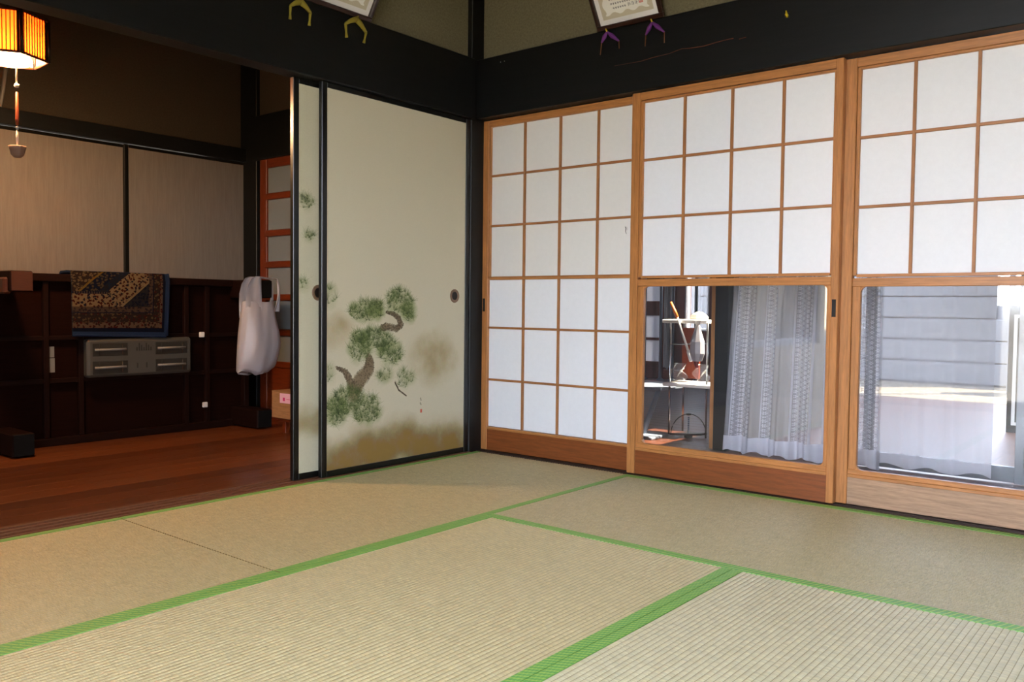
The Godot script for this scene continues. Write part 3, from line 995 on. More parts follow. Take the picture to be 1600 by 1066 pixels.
# ---------------------------------------------------------------- the boarded room behind the opening
func back_room() -> void:
	# floor boards run along the sill
	var fl := structure("floor_boarded", box(V(-2.4, -0.045, -0.0), V(-0.14, -0.026, 3.95), 0.0), M.sill, "glossy red-brown board floor of the lamp-lit room", "floor")
	var x := -2.2
	var k := 0
	while x < -0.145:
		var x1 := minf(x + 0.128, -0.142)
		part("floorboard", box(V(x + 0.0006, -0.026, 0.0), V(x1 - 0.0006, -0.004, 3.94), 0.0012), M.floorboards[(k * 7 + k / 3) % 4], fl)
		x = x1
		k += 1
	# far wall
	structure("wall_far", box(V(-2.34, 1.84, -0.15), V(-2.215, 2.6, 3.95)), M.plaster_shaded, "plaster darkened in colour for the dim room, above the plain sliding panels", "wall")
	structure("trim_6", box(V(-2.34, 1.757, -0.06), V(-2.15, 1.845, 3.95), 0.002), M.black_v_z, "black lintel over the plain sliding panels", "beam")
	structure("trim_7", box(V(-2.34, -0.045, -0.15), V(-2.03, 2.6, -0.002), 0.004), M.black_v, "black corner post between the plain panels and the frosted door", "post")
	panel("door_7", "plain beige sliding panel at the far wall, right beside the corner post", -2.18, -0.070, 0.838, 1.752, 0.026, M.canvas, [], M.lacquer)
	panel("door_8", "plain beige sliding panel at the far wall, under the pendant lamp", -2.20, 0.80, 1.745, 1.752, 0.026, M.canvas, [], M.lacquer)
	panel("door_9", "plain beige sliding panel at the far wall, beyond the pendant lamp", -2.18, 1.72, 2.63, 1.752, 0.026, M.canvas, [], M.lacquer)
	panel("door_10", "plain beige sliding panel at the far wall, at the end farthest from the frosted door", -2.20, 2.60, 3.94, 1.752, 0.026, M.canvas, [], M.lacquer)
	structure("trim_8", box(V(-2.34, -0.045, 0.0), V(-2.15, 0.002, 3.95)), M.sill, "wooden sill under the plain sliding panels", "sill")
	# side wall with frosted doors
	structure("wall_side", box(V(-2.1, 2.045, -0.12), V(-0.06, 2.6, -0.03)), M.plaster_shaded, "plaster darkened in colour for the dim room, above the frosted door", "wall")
	structure("trim_9", box(V(-2.06, 1.752, -0.13), V(-0.12, 2.05, 0.01), 0.003), M.black_h, "black beam over the frosted door", "beam")
	structure("trim_10", box(V(-2.06, -0.045, -0.13), V(-0.12, 0.0, 0.01)), M.red_h, "reddish sill under the frosted door", "sill")
	for d in [[-1.995, -1.04, -0.006, "door_11", "reddish wooden door with frosted panes next to the corner post"], [-1.08, -0.12, -0.045, "door_12", "reddish wooden door with frosted panes hidden by the pine panels"]]:
		var t := thing(d[3], d[4], "door", V(d[0], 0.0, d[2]), "", "structure")
		var w: float = d[1] - d[0]
		part("stile", box(V(0, 0, -0.034), V(0.075, 1.752, 0), 0.003), M.red_v, t)
		part("stile", box(V(w - 0.075, 0, -0.034), V(w, 1.752, 0), 0.003), M.red_v, t)
		var ys := [1.752, 1.500, 1.253, 1.042, 0.821, 0.587, 0.372]
		part("top_rail", box(V(0.075, 1.692, -0.034), V(w - 0.075, 1.752, -0.001), 0.002), M.red_h, t)
		for i in range(1, 6):
			part("rail", box(V(0.055, ys[i] - 0.022, -0.030), V(w - 0.055, ys[i] + 0.022, 0.004), 0.006), M.red_h, t)
		for i in 6:
			part("frosted_pane", box(V(0.07, ys[i + 1], -0.019), V(w - 0.07, ys[i] if i else 1.70, -0.015), 0.0), M.frosted, t)
		part("bottom_panel", box(V(0.075, 0.07, -0.026), V(w - 0.075, 0.372, -0.010), 0.001), M.red_h, t)
		part("rail", box(V(0.075, 0.352, -0.032), V(w - 0.075, 0.392, -0.001), 0.002), M.red_h, t)
		part("rail", box(V(0.075, 0.0, -0.032), V(w - 0.075, 0.07, -0.001), 0.002), M.red_h, t)

func kotatsu() -> void:
	var t := thing("low_table", "dark low heater table stood on its long edge, underside and legs showing", "table", V(-1.8, 0.0, 1.0))
	var z0 := -0.79
	var z1 := 0.775
	part("tabletop", box(V(-0.045, -0.004, z0), V(-0.012, 0.927, z1), 0.003), M.table_board, t)
	part("apron", box(V(-0.012, 0.885, z0 + 0.02), V(0.03, 0.927, z1 - 0.02), 0.003), M.table_h, t)
	part("apron", box(V(-0.012, -0.004, z0 + 0.02), V(0.03, 0.038, z1 - 0.02), 0.003), M.table_h, t)
	part("apron", box(V(-0.012, 0.038, z0 + 0.02), V(0.03, 0.885, z0 + 0.055), 0.003), M.table_v, t)
	part("apron", box(V(-0.012, 0.038, z1 - 0.055), V(0.03, 0.885, z1 - 0.02), 0.003), M.table_v, t)
	for z in [0.467, 0.285, -0.345, -0.485]:
		part("batten", box(V(-0.012, 0.038, z - 0.014), V(0.016, 0.885, z + 0.014), 0.002), M.table_v, t)
	for y in [0.58, 0.347]:
		part("batten", box(V(-0.012, y - 0.012, z0 + 0.055), V(0.012, y + 0.012, z1 - 0.055), 0.002), M.table_h, t)
	for q in [[0.640, 0.825, 0.928], [0.640, 0.004, 0.118], [-0.758, 0.812, 0.926], [-0.758, 0.004, 0.118]]:
		var lg := part("leg", box(V(-0.012, q[1], q[0]), V(0.295, q[2], q[0] + 0.105), 0.006), M.table_h, t, "thick square leg")
		part("leg_end", box(V(0.295, q[1] + 0.004, q[0] + 0.004), V(0.300, q[2] - 0.004, q[0] + 0.101), 0.003), M.leg_end if q[0] > 0 and q[1] > 0.5 else M.leg_dark, lg)
		if q[0] > 0 and q[1] > 0.5:
			part("bracket", box(V(0.17, q[1] - 0.012, q[0] + 0.085), V(0.26, q[1] + 0.07, q[0] + 0.125), 0.012), M.leg_end, lg)
	# electric heater box with four wire-guarded tubes
	var h := part("heater", box(V(-0.012, 0.357, -0.352), V(0.062, 0.571, 0.272), 0.014), M.heater, t, "grey heater box with four tube windows")
	for q in [[0.03, 0.475], [0.03, 0.375], [-0.335, 0.475], [-0.335, 0.375]]:
		var za: float = q[0] + 0.015
		part("tube_window", box(V(0.058, q[1], za), V(0.0635, q[1] + 0.072, za + 0.20), 0.004), M.heater_in, h)
		part("quartz_tube", tube([V(0.066, q[1] + 0.036, za + 0.012), V(0.066, q[1] + 0.036, za + 0.188)], [0.007], 8), M.label_dim, h)
		part("guard_wire", tube([V(0.070, q[1] + 0.004, za + 0.035), V(0.070, q[1] + 0.068, za + 0.035)], [0.0015], 6), M.chrome, h)
		part("guard_wire", tube([V(0.070, q[1] + 0.004, za + 0.165), V(0.070, q[1] + 0.068, za + 0.165)], [0.0015], 6), M.heater_dark, h)
	for k in 7:
		part("vent_slot", box(V(0.0605, 0.50, -0.095 + k * 0.014), V(0.0632, 0.50 + 0.02 + 0.012 * (k % 3), -0.088 + k * 0.014), 0.0), M.heater_dark, h)
	for z in [-0.07, -0.015]:
		part("vent_slot", box(V(0.0605, 0.40, z), V(0.0632, 0.43, z + 0.008), 0.0), M.heater_dark, h)
	part("rating_label", box(V(-0.012, 0.475, 0.418), V(-0.008, 0.533, 0.450), 0.0), M.label_dim, t, "pale sticker")
	part("rating_label", box(V(-0.012, 0.393, 0.416), V(-0.008, 0.470, 0.448), 0.0), M.label_dim, t, "pale sticker")
	for q in [[0.583, -0.439], [0.147, -0.459]]:
		part("catch", box(V(0.016, q[0] - 0.016, q[1] - 0.016), V(0.032, q[0] + 0.016, q[1] + 0.016), 0.006), M.white, t, "small white plastic catch")

	# folded rug over the top edge
	var g := []
	for i in 25:
		var row := []
		var u := i / 24.0
		var z := 1.352 - 0.552 * u
		var path := [V(-1.905, 0.72, 0), V(-1.90, 0.85, 0), V(-1.895, 0.935, 0), V(-1.88, 0.948, 0), V(-1.80, 0.950, 0), V(-1.752, 0.947, 0), V(-1.739, 0.90, 0), V(-1.738, 0.84, 0), V(-1.738, 0.78, 0), V(-1.738, 0.72, 0), V(-1.738, 0.66, 0), V(-1.738, 0.600 - 0.018 * u, 0)]
		for j in path.size():
			var p: Vector3 = path[j]
			var f := clampf((j - 6) / 5.0, 0, 1)
			p.x += 0.006 * sin(u * 7.0 + 1.0) * f
			p.z = z + 0.016 * u * f
			row.append(p)
		g.append(row)
	var rug := thing("folded_rug", "blue-bordered patterned rug folded over the top edge of the upended table", "rug")
	var front := []
	var behind := []
	for row in g:
		front.append(row.slice(5))
		behind.append(row.slice(0, 6))
	part("rug_front", sheet(flip(front), 0.011), M.rug, rug)
	part("rug_back", sheet(flip(behind), 0.011), M.rug_back, rug)
	var hem := []
	for row in g:
		hem.append(row[11] - V(0.005, 0.004, 0))
	part("blue_binding", tube(hem, [0.0075], 8), M.rug_back, rug, "pale blue edge binding")
	var side := []
	for j in range(5, 12):
		side.append(g[24][j] - V(0.005, 0, 0.006))
	part("blue_binding", tube(side, [0.009], 8), M.rug_back, rug)

func flip(grid: Array) -> Array:
	var g := grid.duplicate()
	g.reverse()
	return g

func bag() -> void:
	var t := thing("carrier_bag", "crumpled white plastic carrier bag hanging from a leg of the upended table", "bag", V(-1.53, 0.36, 0.33))
	# body: rings of a sagging pouch, pixel outline of the photograph at its own depth
	var s := start(true)
	var rings := []
	# height, left z, right z (about the leg), half depth
	var prof := [[-0.008, 0.10, 0.02, 0.02], [0.0, 0.165, -0.05, 0.05], [0.02, 0.175, -0.085, 0.07], [0.08, 0.172, -0.105, 0.08], [0.17, 0.166, -0.125, 0.085], [0.24, 0.16, -0.115, 0.08], [0.32, 0.15, -0.095, 0.07], [0.39, 0.14, -0.085, 0.055], [0.43, 0.135, -0.08, 0.045]]
	for i in prof.size():
		var ring := []
		for k in 32:
			var a := TAU * k / 32.0
			var zc: float = (prof[i][1] + prof[i][2]) * 0.5
			var zr: float = (prof[i][1] - prof[i][2]) * 0.5
			var wr := 1.0 + 0.10 * sin(a * 5.0 + i * 0.5) + 0.05 * sin(a * 11.0 - i * 0.8)
			ring.append(V(sin(a) * prof[i][3] * wr + 0.05, prof[i][0] + 0.012 * sin(a * 3.0) * (1.0 if i < 3 else 0.3), zc + cos(a) * zr))
		rings.append(ring)
	for i in rings.size() - 1:
		for k in 32:
			var m := (k + 1) % 32
			var mid: Vector3 = rings[i][k] - V(0.05, rings[i][k].y, 0.03)
			oquad(s, rings[i][k], rings[i][m], rings[i + 1][m], rings[i + 1][k], mid)
	for k in 32:
		var m := (k + 1) % 32
		tri(s, V(0.05, -0.01, 0.06), rings[0][k], rings[0][m])
		tri(s, V(0.05, -0.01, 0.06), rings[0][m], rings[0][k])
	part("pouch", done(s), M.bag, t)
	# handles: a wide strap left of the leg, a narrow one right of it, both running over its top
	for q in [[0.085, 1.0], [0.015, 0.8]]:
		var gr := []
		# height, outer z, inner z of the strap from the pouch up, over the leg and down again
		for r in [[0.33, 0.125, 0.04], [0.41, 0.130, 0.034], [0.48, 0.134, 0.031], [0.535, 0.122, 0.030], [0.572, 0.098, 0.029], [0.584, 0.070, 0.028], [0.581, 0.03, 0.0], [0.578, -0.04, -0.03], [0.574, -0.086, -0.075], [0.54, -0.100, -0.084], [0.48, -0.108, -0.086], [0.42, -0.110, -0.070], [0.37, -0.112, -0.05]]:
			var row := []
			for k in 6:
				var f := k / 5.0
				var z := lerpf(r[1], 0.03 + (r[2] - 0.03), f)
				row.append(V(q[0] + 0.010 * sin(k * 1.9 + r[0] * 14.0) + 0.016 * (f - 0.5), r[0] - (0.0 if r[0] < 0.55 else 0.004 * f), z))
			gr.append(row)
		part("handle", sheet(gr, 0.0012), M.bag, t)

func clutter() -> void:
	# cardboard box on a small stool
	var st := thing("low_stool", "small dark red stool under the cardboard box", "stool", V(-1.12, 0, 0.21))
	part("stool_seat", box(V(-0.20, 0.068, -0.12), V(0.20, 0.088, 0.12), 0.004), M.red_h, st)
	for q in [[-0.18, -0.10], [0.15, -0.10], [-0.18, 0.07], [0.15, 0.07]]:
		part("leg", box(V(q[0], -0.004, q[1]), V(q[0] + 0.03, 0.068, q[1] + 0.03), 0.002), M.red_v, st)
	var b := thing("cardboard_box", "cardboard box with a pink label on a low stool", "box", V(-1.36, 0.089, 0.07))
	part("carton", box(V(0, 0, 0), V(0.44, 0.160, 0.275), 0.003), M.cardboard, b)
	part("flap", box(V(0.0, 0.160, 0.14), V(0.44, 0.164, 0.277), 0.001), M.cardboard, b)
	part("flap", box(V(0.0, 0.160, 0.0), V(0.44, 0.164, 0.135), 0.001), M.cardboard, b)
	var lb := part("shipping_label", box(V(0.085, 0.095, 0.274), V(0.24, 0.153, 0.2768), 0.0), M.pink, b, "pink printed label")
	part("label_print", box(V(0.115, 0.108, 0.2765), V(0.135, 0.128, 0.2775), 0.0), M.magenta, lb)
	part("label_print", box(V(0.15, 0.118, 0.2765), V(0.22, 0.121, 0.2773), 0.0), M.magenta, lb)

func lamp() -> void:
	var c := V(-1.1, 0.0, 1.893)
	var t := thing("pendant_lamp", "lit hexagonal pendant lamp with slatted orange shade", "lamp", c + V(0, 1.845, 0))
	var R := 0.16
	var y0 := 0.0
	var y1 := 0.178
	var pts := []
	for k in 6:
		var a := deg_to_rad(88.0) + TAU * k / 6.0
		pts.append(V(sin(a) * R, 0, cos(a) * R))      # one corner points to the opening
	for k in 6:
		var p: Vector3 = pts[k]
		var q: Vector3 = pts[(k + 1) % 6]
		part("corner_post", tube([p + V(0, y0 - 0.004, 0), p + V(0, y1 + 0.006, 0)], [0.0085], 6), M.lacquer, t)
		for y in [y0, y1]:
			part("ring_rail", tube([p + V(0, y, 0), q + V(0, y, 0)], [0.006], 6), M.lamp_slat, t)
		var d := (q - p).normalized()
		var out := d.cross(Vector3.UP).normalized()
		if out.dot(p + q) < 0: out = -out
		var a0 := p + d * 0.018
		var a1 := q - d * 0.018
		var s := start()
		oquad(s, a0 + V(0, y0, 0), a1 + V(0, y0, 0), a1 + V(0, y1, 0), a0 + V(0, y1, 0), out)
		oquad(s, a0 + V(0, y0, 0) - out * 0.001, a1 + V(0, y0, 0) - out * 0.001, a1 + V(0, y1, 0) - out * 0.001, a0 + V(0, y1, 0) - out * 0.001, -out)
		var sh := part("shade_panel", done(s), M.lamp_paper, t, "orange translucent shade panel")
		for m in 8:
			var b := a0.lerp(a1, (m + 0.5) / 8.0) + out * 0.004
			part("slat", tube([b + V(0, y0, 0), b + V(0, y1, 0)], [0.0022], 5), M.lamp_slat, sh)
		# dark solid strips beside the posts
		for e in [[p, a0], [a1, q]]:
			var st := start()
			oquad(st, e[0] + V(0, y0, 0), e[1] + V(0, y0, 0), e[1] + V(0, y1, 0), e[0] + V(0, y1, 0), out)
			oquad(st, e[0] + V(0, y0, 0) - out * 0.004, e[1] + V(0, y0, 0) - out * 0.004, e[1] + V(0, y1, 0) - out * 0.004, e[0] + V(0, y1, 0) - out * 0.004, -out)
			part("edge_strip", done(st), M.lacquer, t)
	part("lamp_cap", lathe([[0.0, y1 + 0.002], [0.165, y1 + 0.002], [0.165, y1 + 0.008], [0.07, y1 + 0.028], [0.0, y1 + 0.03]], Vector3.ZERO, 6, false), M.lamp_slat, t)
	part("hanging_rod", tube([V(0, y1 + 0.03, 0), V(0, 0.75, 0)], [0.008], 8), M.lacquer, t)
	# ring tube just inside the open bottom
	var s := start(true)
	var rr := 0.082
	var r2 := 0.014
	for k in 40:
		for m in 10:
			var p := []
			for q in [[k, m], [k + 1, m], [k + 1, m + 1], [k, m + 1]]:
				var a: float = TAU * q[0] / 40.0
				var b: float = TAU * q[1] / 10.0
				p.append(V(cos(a) * (rr + r2 * cos(b)), -0.004 + r2 * sin(b), sin(a) * (rr + r2 * cos(b))))
			var mid: Vector3 = (p[0] + p[2]) * 0.5
			var core := V(mid.x, -0.004, mid.z).normalized() * rr
			oquad(s, p[0], p[1], p[2], p[3], mid - V(mid.x, 0, mid.z).normalized() * rr - V(0, -0.004, 0))
	part("ring_tube", done(s), M.tube, t, "glowing ring-shaped lamp tube")
	var l := OmniLight3D.new()
	l.name = "lamp_glow"
	l.light_color = Color(1.0, 0.80, 0.58)
	l.light_energy = LAMP
	l.light_size = 0.08
	l.omni_range = 12.0
	l.omni_attenuation = 2.0
	l.shadow_enabled = true
	l.position = V(0, -0.002, 0)
	t.add_child(l)
	var sp := thing("wall_strap", "pale strap hanging against the darkened plaster behind the lamp", "strap", on(5, 140, 0, -2.205))
	part("strap", tube([V(0, 0.16, -0.02), V(0, 0.0, 0.0), V(0, -0.13, 0.022)], [0.012, 0.011, 0.009], 6), M.label_dim, sp)
	# pull cord with beads and a small clay cup
	var cord := thing("pull_cord", "lamp pull cord with a bead and a small clay cup at its end", "pull cord", on(27.5, 247, 0, -1.06))
	part("string", tube([V(0, 0.614, 0), V(0, 0.325, 0)], [0.004], 6), M.sticker, cord)
	part("bead", lathe([[0.0, 0.328], [0.008, 0.324], [0.0105, 0.317], [0.008, 0.309], [0.0, 0.306]], Vector3.ZERO, 12), M.white, cord)
	part("toggle", lathe([[0.0, 0.29], [0.005, 0.288], [0.007, 0.17], [0.006, 0.145], [0.0, 0.142]], Vector3.ZERO, 10), M.orange_wood, cord)
	part("string", tube([V(0, 0.308, 0), V(0, 0.288, 0)], [0.002], 6), M.lacquer, cord)
	part("bead", lathe([[0.0, 0.142], [0.006, 0.137], [0.006, 0.126], [0.0, 0.122]], Vector3.ZERO, 10), M.steel, cord)
	part("string", tube([V(0, 0.124, 0), V(0.002, 0.09, 0.002), V(0, 0.05, 0)], [0.004, 0.006, 0.004], 6), M.sticker, cord)
	part("clay_cup", lathe([[0.0, 0.0], [0.014, 0.002], [0.026, 0.014], [0.031, 0.034], [0.036, 0.050], [0.033, 0.052], [0.026, 0.036], [0.0, 0.034]], Vector3.ZERO, 14), M.clay, cord)

# ---------------------------------------------------------------- framed certificates and their holders
func frames() -> void:
	var tilt := deg_to_rad(32)
	var w := 0.35
	var h := 0.46
	for k in 2:
		var t := thing("framed_certificate", ["framed certificate leaning out above the yellow-green holders", "framed certificate leaning out above the purple holders"][k], "picture frame", V(0.02, 2.073, 0.965) if k == 0 else V(0.945, 2.078, 0.022), "certificates over the beams")
		# built facing +z, then turned: wall over the pine panel faces +x
		t.rotation = V(tilt, 0, 0)
		if k == 0:
			t.basis = Basis(Vector3.UP, PI / 2) * Basis(Vector3.RIGHT, tilt)
		var f := 0.020
		for q in [[V(-w / 2, 0, 0), V(w / 2, f, 0.022)], [V(-w / 2, h - f, 0), V(w / 2, h, 0.022)], [V(-w / 2, f, 0), V(-w / 2 + f, h - f, 0.022)], [V(w / 2 - f, f, 0), V(w / 2, h - f, 0.022)]]:
			part("frame_bar", box(q[0], q[1], 0.004), M.frame_wood, t)
		part("backing", box(V(-w / 2 + 0.01, 0.01, 0.001), V(w / 2 - 0.01, h - 0.01, 0.006), 0.0), M.frame_wood, t)
		var s := start()
		quad(s, V(-w / 2 + f, f, 0.008), V(w / 2 - f, f, 0.008), V(w / 2 - f, h - f, 0.008), V(-w / 2 + f, h - f, 0.008), Vector2(0, 1), Vector2(1, 1), Vector2(1, 0), Vector2(0, 0))
		var m := mat(Color(1, 1, 1), 0.5)
		m.albedo_texture = tex(certificate_image(50 + k))
		part("certificate", done(s), m, t, "white certificate with an ornate border and rows of writing")
	# bent-leg holders under the frames: hip, knee and foot of each leg read off the photograph on the beam's face
	var hs := [
		[0, [470, 3], [[454, 9], [453, 30]], [[485, 20], [483, 40]], "yellow-green", "yellow-green holder with two bent legs under the certificate, the one farther from the corner post"],
		[0, [557, 30], [[540, 37], [541.5, 58.5]], [[572, 51], [568.5, 67]], "yellow-green", "yellow-green holder with two bent legs under the certificate, the one nearer the corner post"],
		[2, [948.5, 50], [[940, 67], [938, 86]], [[967, 64], [967.5, 76]], "purple", "purple holder with two brown legs under the certificate, the one nearer the corner post"],
		[2, [1019, 35], [[1009, 55], [1008, 72.5]], [[1038, 50], [1038, 67]], "purple", "purple holder with two brown legs under the certificate, the one farther from the corner post"],
	]
	for d in hs:
		var ax: int = d[0]
		var hip := on(d[1][0], d[1][1], ax, 0.045)
		var t := thing("frame_holder", d[5], "holder", hip, "holders under the certificates")
		var off := V(1, 0, 0) if ax == 0 else V(0, 0, 1)
		part("hook", tube([-off * 0.022, off * 0.004 + V(0, 0.004, 0), off * 0.012 + V(0, 0.012, 0)], [0.003, 0.004, 0.003], 6), M.yellow if d[4] == "purple" else M.moss, t)
		for leg in [d[2], d[3]]:
			var kn := on(leg[0][0], leg[0][1], ax, 0.038) - hip
			var ft := on(leg[1][0], leg[1][1], ax, 0.030) - hip
			if d[4] == "purple":
				part("upper_leg", tube([Vector3.ZERO, kn * 0.45, kn], [0.005, 0.011, 0.004], 5), M.purple, t)
				part("lower_leg", tube([kn, ft], [0.0025, 0.0022], 5), M.twig, t)
			else:
				part("upper_leg", tube([Vector3.ZERO, kn * 0.5 + V(0, 0.004, 0), kn], [0.014, 0.011, 0.007], 6), M.moss, t)
				part("lower_leg", tube([kn, kn.lerp(ft, 0.6), ft], [0.007, 0.005, 0.0075], 6), M.moss, t)
	var hk := thing("beam_hook", "small yellow hook on the beam over the paper screens", "hook", on(1231, 24, 2, 0.022))
	part("hook_plate", lathe([[0.0, 0.0], [0.011, 0.0], [0.012, 0.003], [0.010, 0.007], [0.0, 0.008]], V(0, 0, 0), 12), M.lacquer, hk).rotation.x = PI / 2
	part("hook_tip", tube([V(0, -0.006, 0.004), V(0, 0.0, 0.016), V(0.0, 0.014, 0.018)], [0.006, 0.006, 0.003], 8), M.yellow, hk)

# ---------------------------------------------------------------- veranda, sunroom and yard behind the glass panes
func curtain(n: String, label: String, x0: float, x1: float, z: float, ytop: float, ybot: float, folds: float, depth: float, m: Material, hem_h: float, flare := 0.0) -> void:
	var t := thing(n, label, "curtain", V(x0, ybot, z))
	var cols := int(folds * 12)
	var g := []
	var hg := []
	for i in cols + 1:
		var u := float(i) / cols
		var row := []
		var hrow := []
		for j in 9:
			var v := j / 8.0
			var wav := sin(u * folds * TAU + 0.9 * sin(u * 9.0)) * depth * (0.55 + 0.45 * v) + 0.4 * depth * sin(u * folds * 2.7 * TAU + 1.0)
			row.append(V((x1 - x0) * u - flare * v * (1.0 - u), (ytop - ybot) * (1.0 - v) + (0.012 * sin(u * folds * TAU) if j == 8 else 0.0), wav))
		for j in 3:
			var f := 1.0 - hem_h / (ytop - ybot) * (1.0 - j / 2.0)
			var wav := sin(u * folds * TAU + 0.9 * sin(u * 9.0)) * depth * (0.55 + 0.45 * f) + 0.4 * depth * sin(u * folds * 2.7 * TAU + 1.0)
			hrow.append(V((x1 - x0) * u - flare * f * (1.0 - u), (ytop - ybot) * (1.0 - f) + (0.012 * sin(u * folds * TAU) if j == 2 else 0.0), wav + 0.003))
		g.append(row)
		hg.append(hrow)
	part("fabric", sheet1(g), m, t)
	if hem_h > 0.0:
		part("hem", sheet1(hg), M.hem, t)

func sheet1(grid: Array) -> ArrayMesh:
	var s := start(true)
	var n: int = grid.size()
	var m: int = grid[0].size()
	for i in n - 1:
		for j in m - 1:
			var p := []
			var uv := []
			for k in [[i, j], [i, j + 1], [i + 1, j + 1], [i + 1, j]]:
				p.append(grid[k[0]][k[1]])
				uv.append(Vector2(float(k[0]) / (n - 1), float(k[1]) / (m - 1)))
			quad(s, p[0], p[1], p[2], p[3], uv[0], uv[1], uv[2], uv[3])
	return done(s)

func veranda() -> void:
	var fl := structure("floor_veranda", box(V(-2.6, -0.05, -5.0), V(3.95, -0.03, -0.14), 0.0), M.sill, "brown board floor of the veranda and sunroom", "floor")
	var z := -0.14
	var k := 0
	while z > -4.94:
		part("floorboard", box(V(-2.55, -0.03, z - 0.1194), V(3.94 if z > -0.95 else 0.26 if z < -2.4 else 0.90, -0.004, z - 0.0006), 0.0015), M.deckboards[(k * 5 + k / 2) % 3], fl)
		z -= 0.12
		k += 1
	structure("trim_11", box(V(0.932, -0.03, -1.03), V(1.01, 2.4, -0.915), 0.003), M.black_v, "black post on the veranda beside the lace curtain", "post")
	structure("trim_12", box(V(0.893, -0.03, -1.02), V(0.931, 2.4, -0.95), 0.002), M.hinoki_v, "orange wooden jamb beside the black veranda post", "jamb")
	structure("wall_outer", boxes([[V(0.9, 1.92, -1.09), V(4.07, 2.6, -0.97)], [V(3.95, -0.42, -1.09), V(4.07, 2.6, -0.13)]]), M.plaster_pale, "plaster over the veranda's outer glass doors", "wall")
	structure("ceiling_veranda", boxes([[V(-2.7, 2.4, -1.09), V(4.07, 2.52, -0.10)], [V(-2.7, 2.4, -5.1), V(0.98, 2.52, -1.09)]]), M.ceiling, "board ceiling of the veranda and sunroom", "ceiling")
	structure("wall_end", box(V(-2.7, -0.42, -5.1), V(-2.6, 2.4, 0.0)), M.wall_wood, "dark wooden wall at the end of the sunroom", "wall")
	# sunroom far wall with a window and a paned door
	structure("wall_sunroom", boxes([[V(-2.6, -0.05, -5.06), V(-2.22, 2.4, -4.95)], [V(-1.66, -0.05, -5.06), V(-1.37, 2.4, -4.95)], [V(-2.22, 1.72, -5.06), V(-1.66, 2.4, -4.95)], [V(-2.22, -0.05, -5.06), V(-1.66, 0.17, -4.95)], [V(-1.10, -0.05, -5.06), V(0.30, 2.4, -4.95)], [V(-1.37, -0.05, -5.06), V(-1.10, 0.54, -4.95)], [V(-1.37, 2.0, -5.06), V(-1.10, 2.4, -4.95)]], 0.0), M.wall_wood, "dark red-brown wooden wall at the back of the sunroom", "wall")
	structure("baseboard_sunroom", box(V(-2.58, -0.004, -4.95), V(0.24, 0.10, -4.925)), M.red_h, "red-brown baseboard of the sunroom", "baseboard")
	structure("wall_sunroom_step", boxes([[V(0.25, -0.42, -2.50), V(0.98, 2.4, -2.42)], [V(0.25, -0.42, -5.06), V(0.33, 2.4, -2.42)]], 0.0), M.plaster_pale, "pale outside corner of the sunroom", "wall")
	structure("wall_sunroom_side", boxes([[V(0.90, -0.42, -2.42), V(0.98, 0.55, -1.03)], [V(0.90, 2.05, -2.42), V(0.98, 2.4, -1.03)]], 0.0), M.plaster_pale, "low wall under the sunroom's side window", "wall")
	var sw := thing("window_5", "side window of the sunroom", "window", V(0.92, 0.55, -2.42), "", "structure")
	for q in [[V(0, 0, 0), V(0.04, 1.5, 0.04)], [V(0, 0, 1.35), V(0.04, 1.5, 1.39)], [V(0, 0, 0.04), V(0.04, 0.04, 1.35)], [V(0, 1.46, 0.04), V(0.04, 1.5, 1.35)]]:
		part("window_frame", box(q[0], q[1]), M.alu, sw)
	part("pane", box(V(0.018, 0.04, 0.04), V(0.022, 1.46, 1.35), 0.0), M.glass, sw)
	var bw := thing("window_6", "narrow curtained window in the sunroom's back wall", "window", V(-1.37, 0.54, -5.0), "", "structure")
	for q in [[V(0, 0, 0), V(0.02, 1.46, 0.06)], [V(0.25, 0, 0), V(0.27, 1.46, 0.06)], [V(0.02, 0, 0), V(0.25, 0.02, 0.06)], [V(0.02, 1.44, 0), V(0.25, 1.46, 0.06)]]:
		part("window_frame", box(q[0], q[1]), M.white, bw)
	part("pane", box(V(0.02, 0.02, 0.02), V(0.25, 1.44, 0.024), 0.0), M.glass, bw)
	curtain("window_curtain", "bright thin curtain in the narrow sunroom window", -1.36, -1.10, -4.90, 1.95, 0.57, 7.0, 0.012, M.sheer, 0.0)
	var pd := thing("door_13", "dark door with white panes at the back of the sunroom", "door", V(-2.25, -0.004, -4.948), "", "structure")
	var rows := [[0.19, 0.425], [0.455, 0.70], [0.86, 1.10], [1.13, 1.38], [1.41, 1.66]]
	for q in [[0.0, 0.06], [0.245, 0.395], [0.58, 0.62]]:
		part("stile", box(V(q[0], 0, 0), V(q[1], 1.9, 0.03), 0.002), M.wall_wood, pd)
	var lows := [0.0, 0.425, 0.70, 1.10, 1.38, 1.66]
	var tops := [0.19, 0.455, 0.86, 1.13, 1.41, 1.9]
	for c in [0.06, 0.395]:
		for i in 6:
			part("rail", box(V(c, lows[i], 0), V(c + 0.185, tops[i], 0.028), 0.002), M.wall_wood, pd)
		for r in rows:
			part("white_pane", box(V(c, r[0], 0.010), V(c + 0.185, r[1], 0.014), 0.0), M.paper, pd)
	curtain("hanging_cloth", "narrow pale cloth hanging against the back of the sunroom", -1.60, -1.49, -4.88, 2.0, 0.12, 2.0, 0.012, M.bag, 0.0)
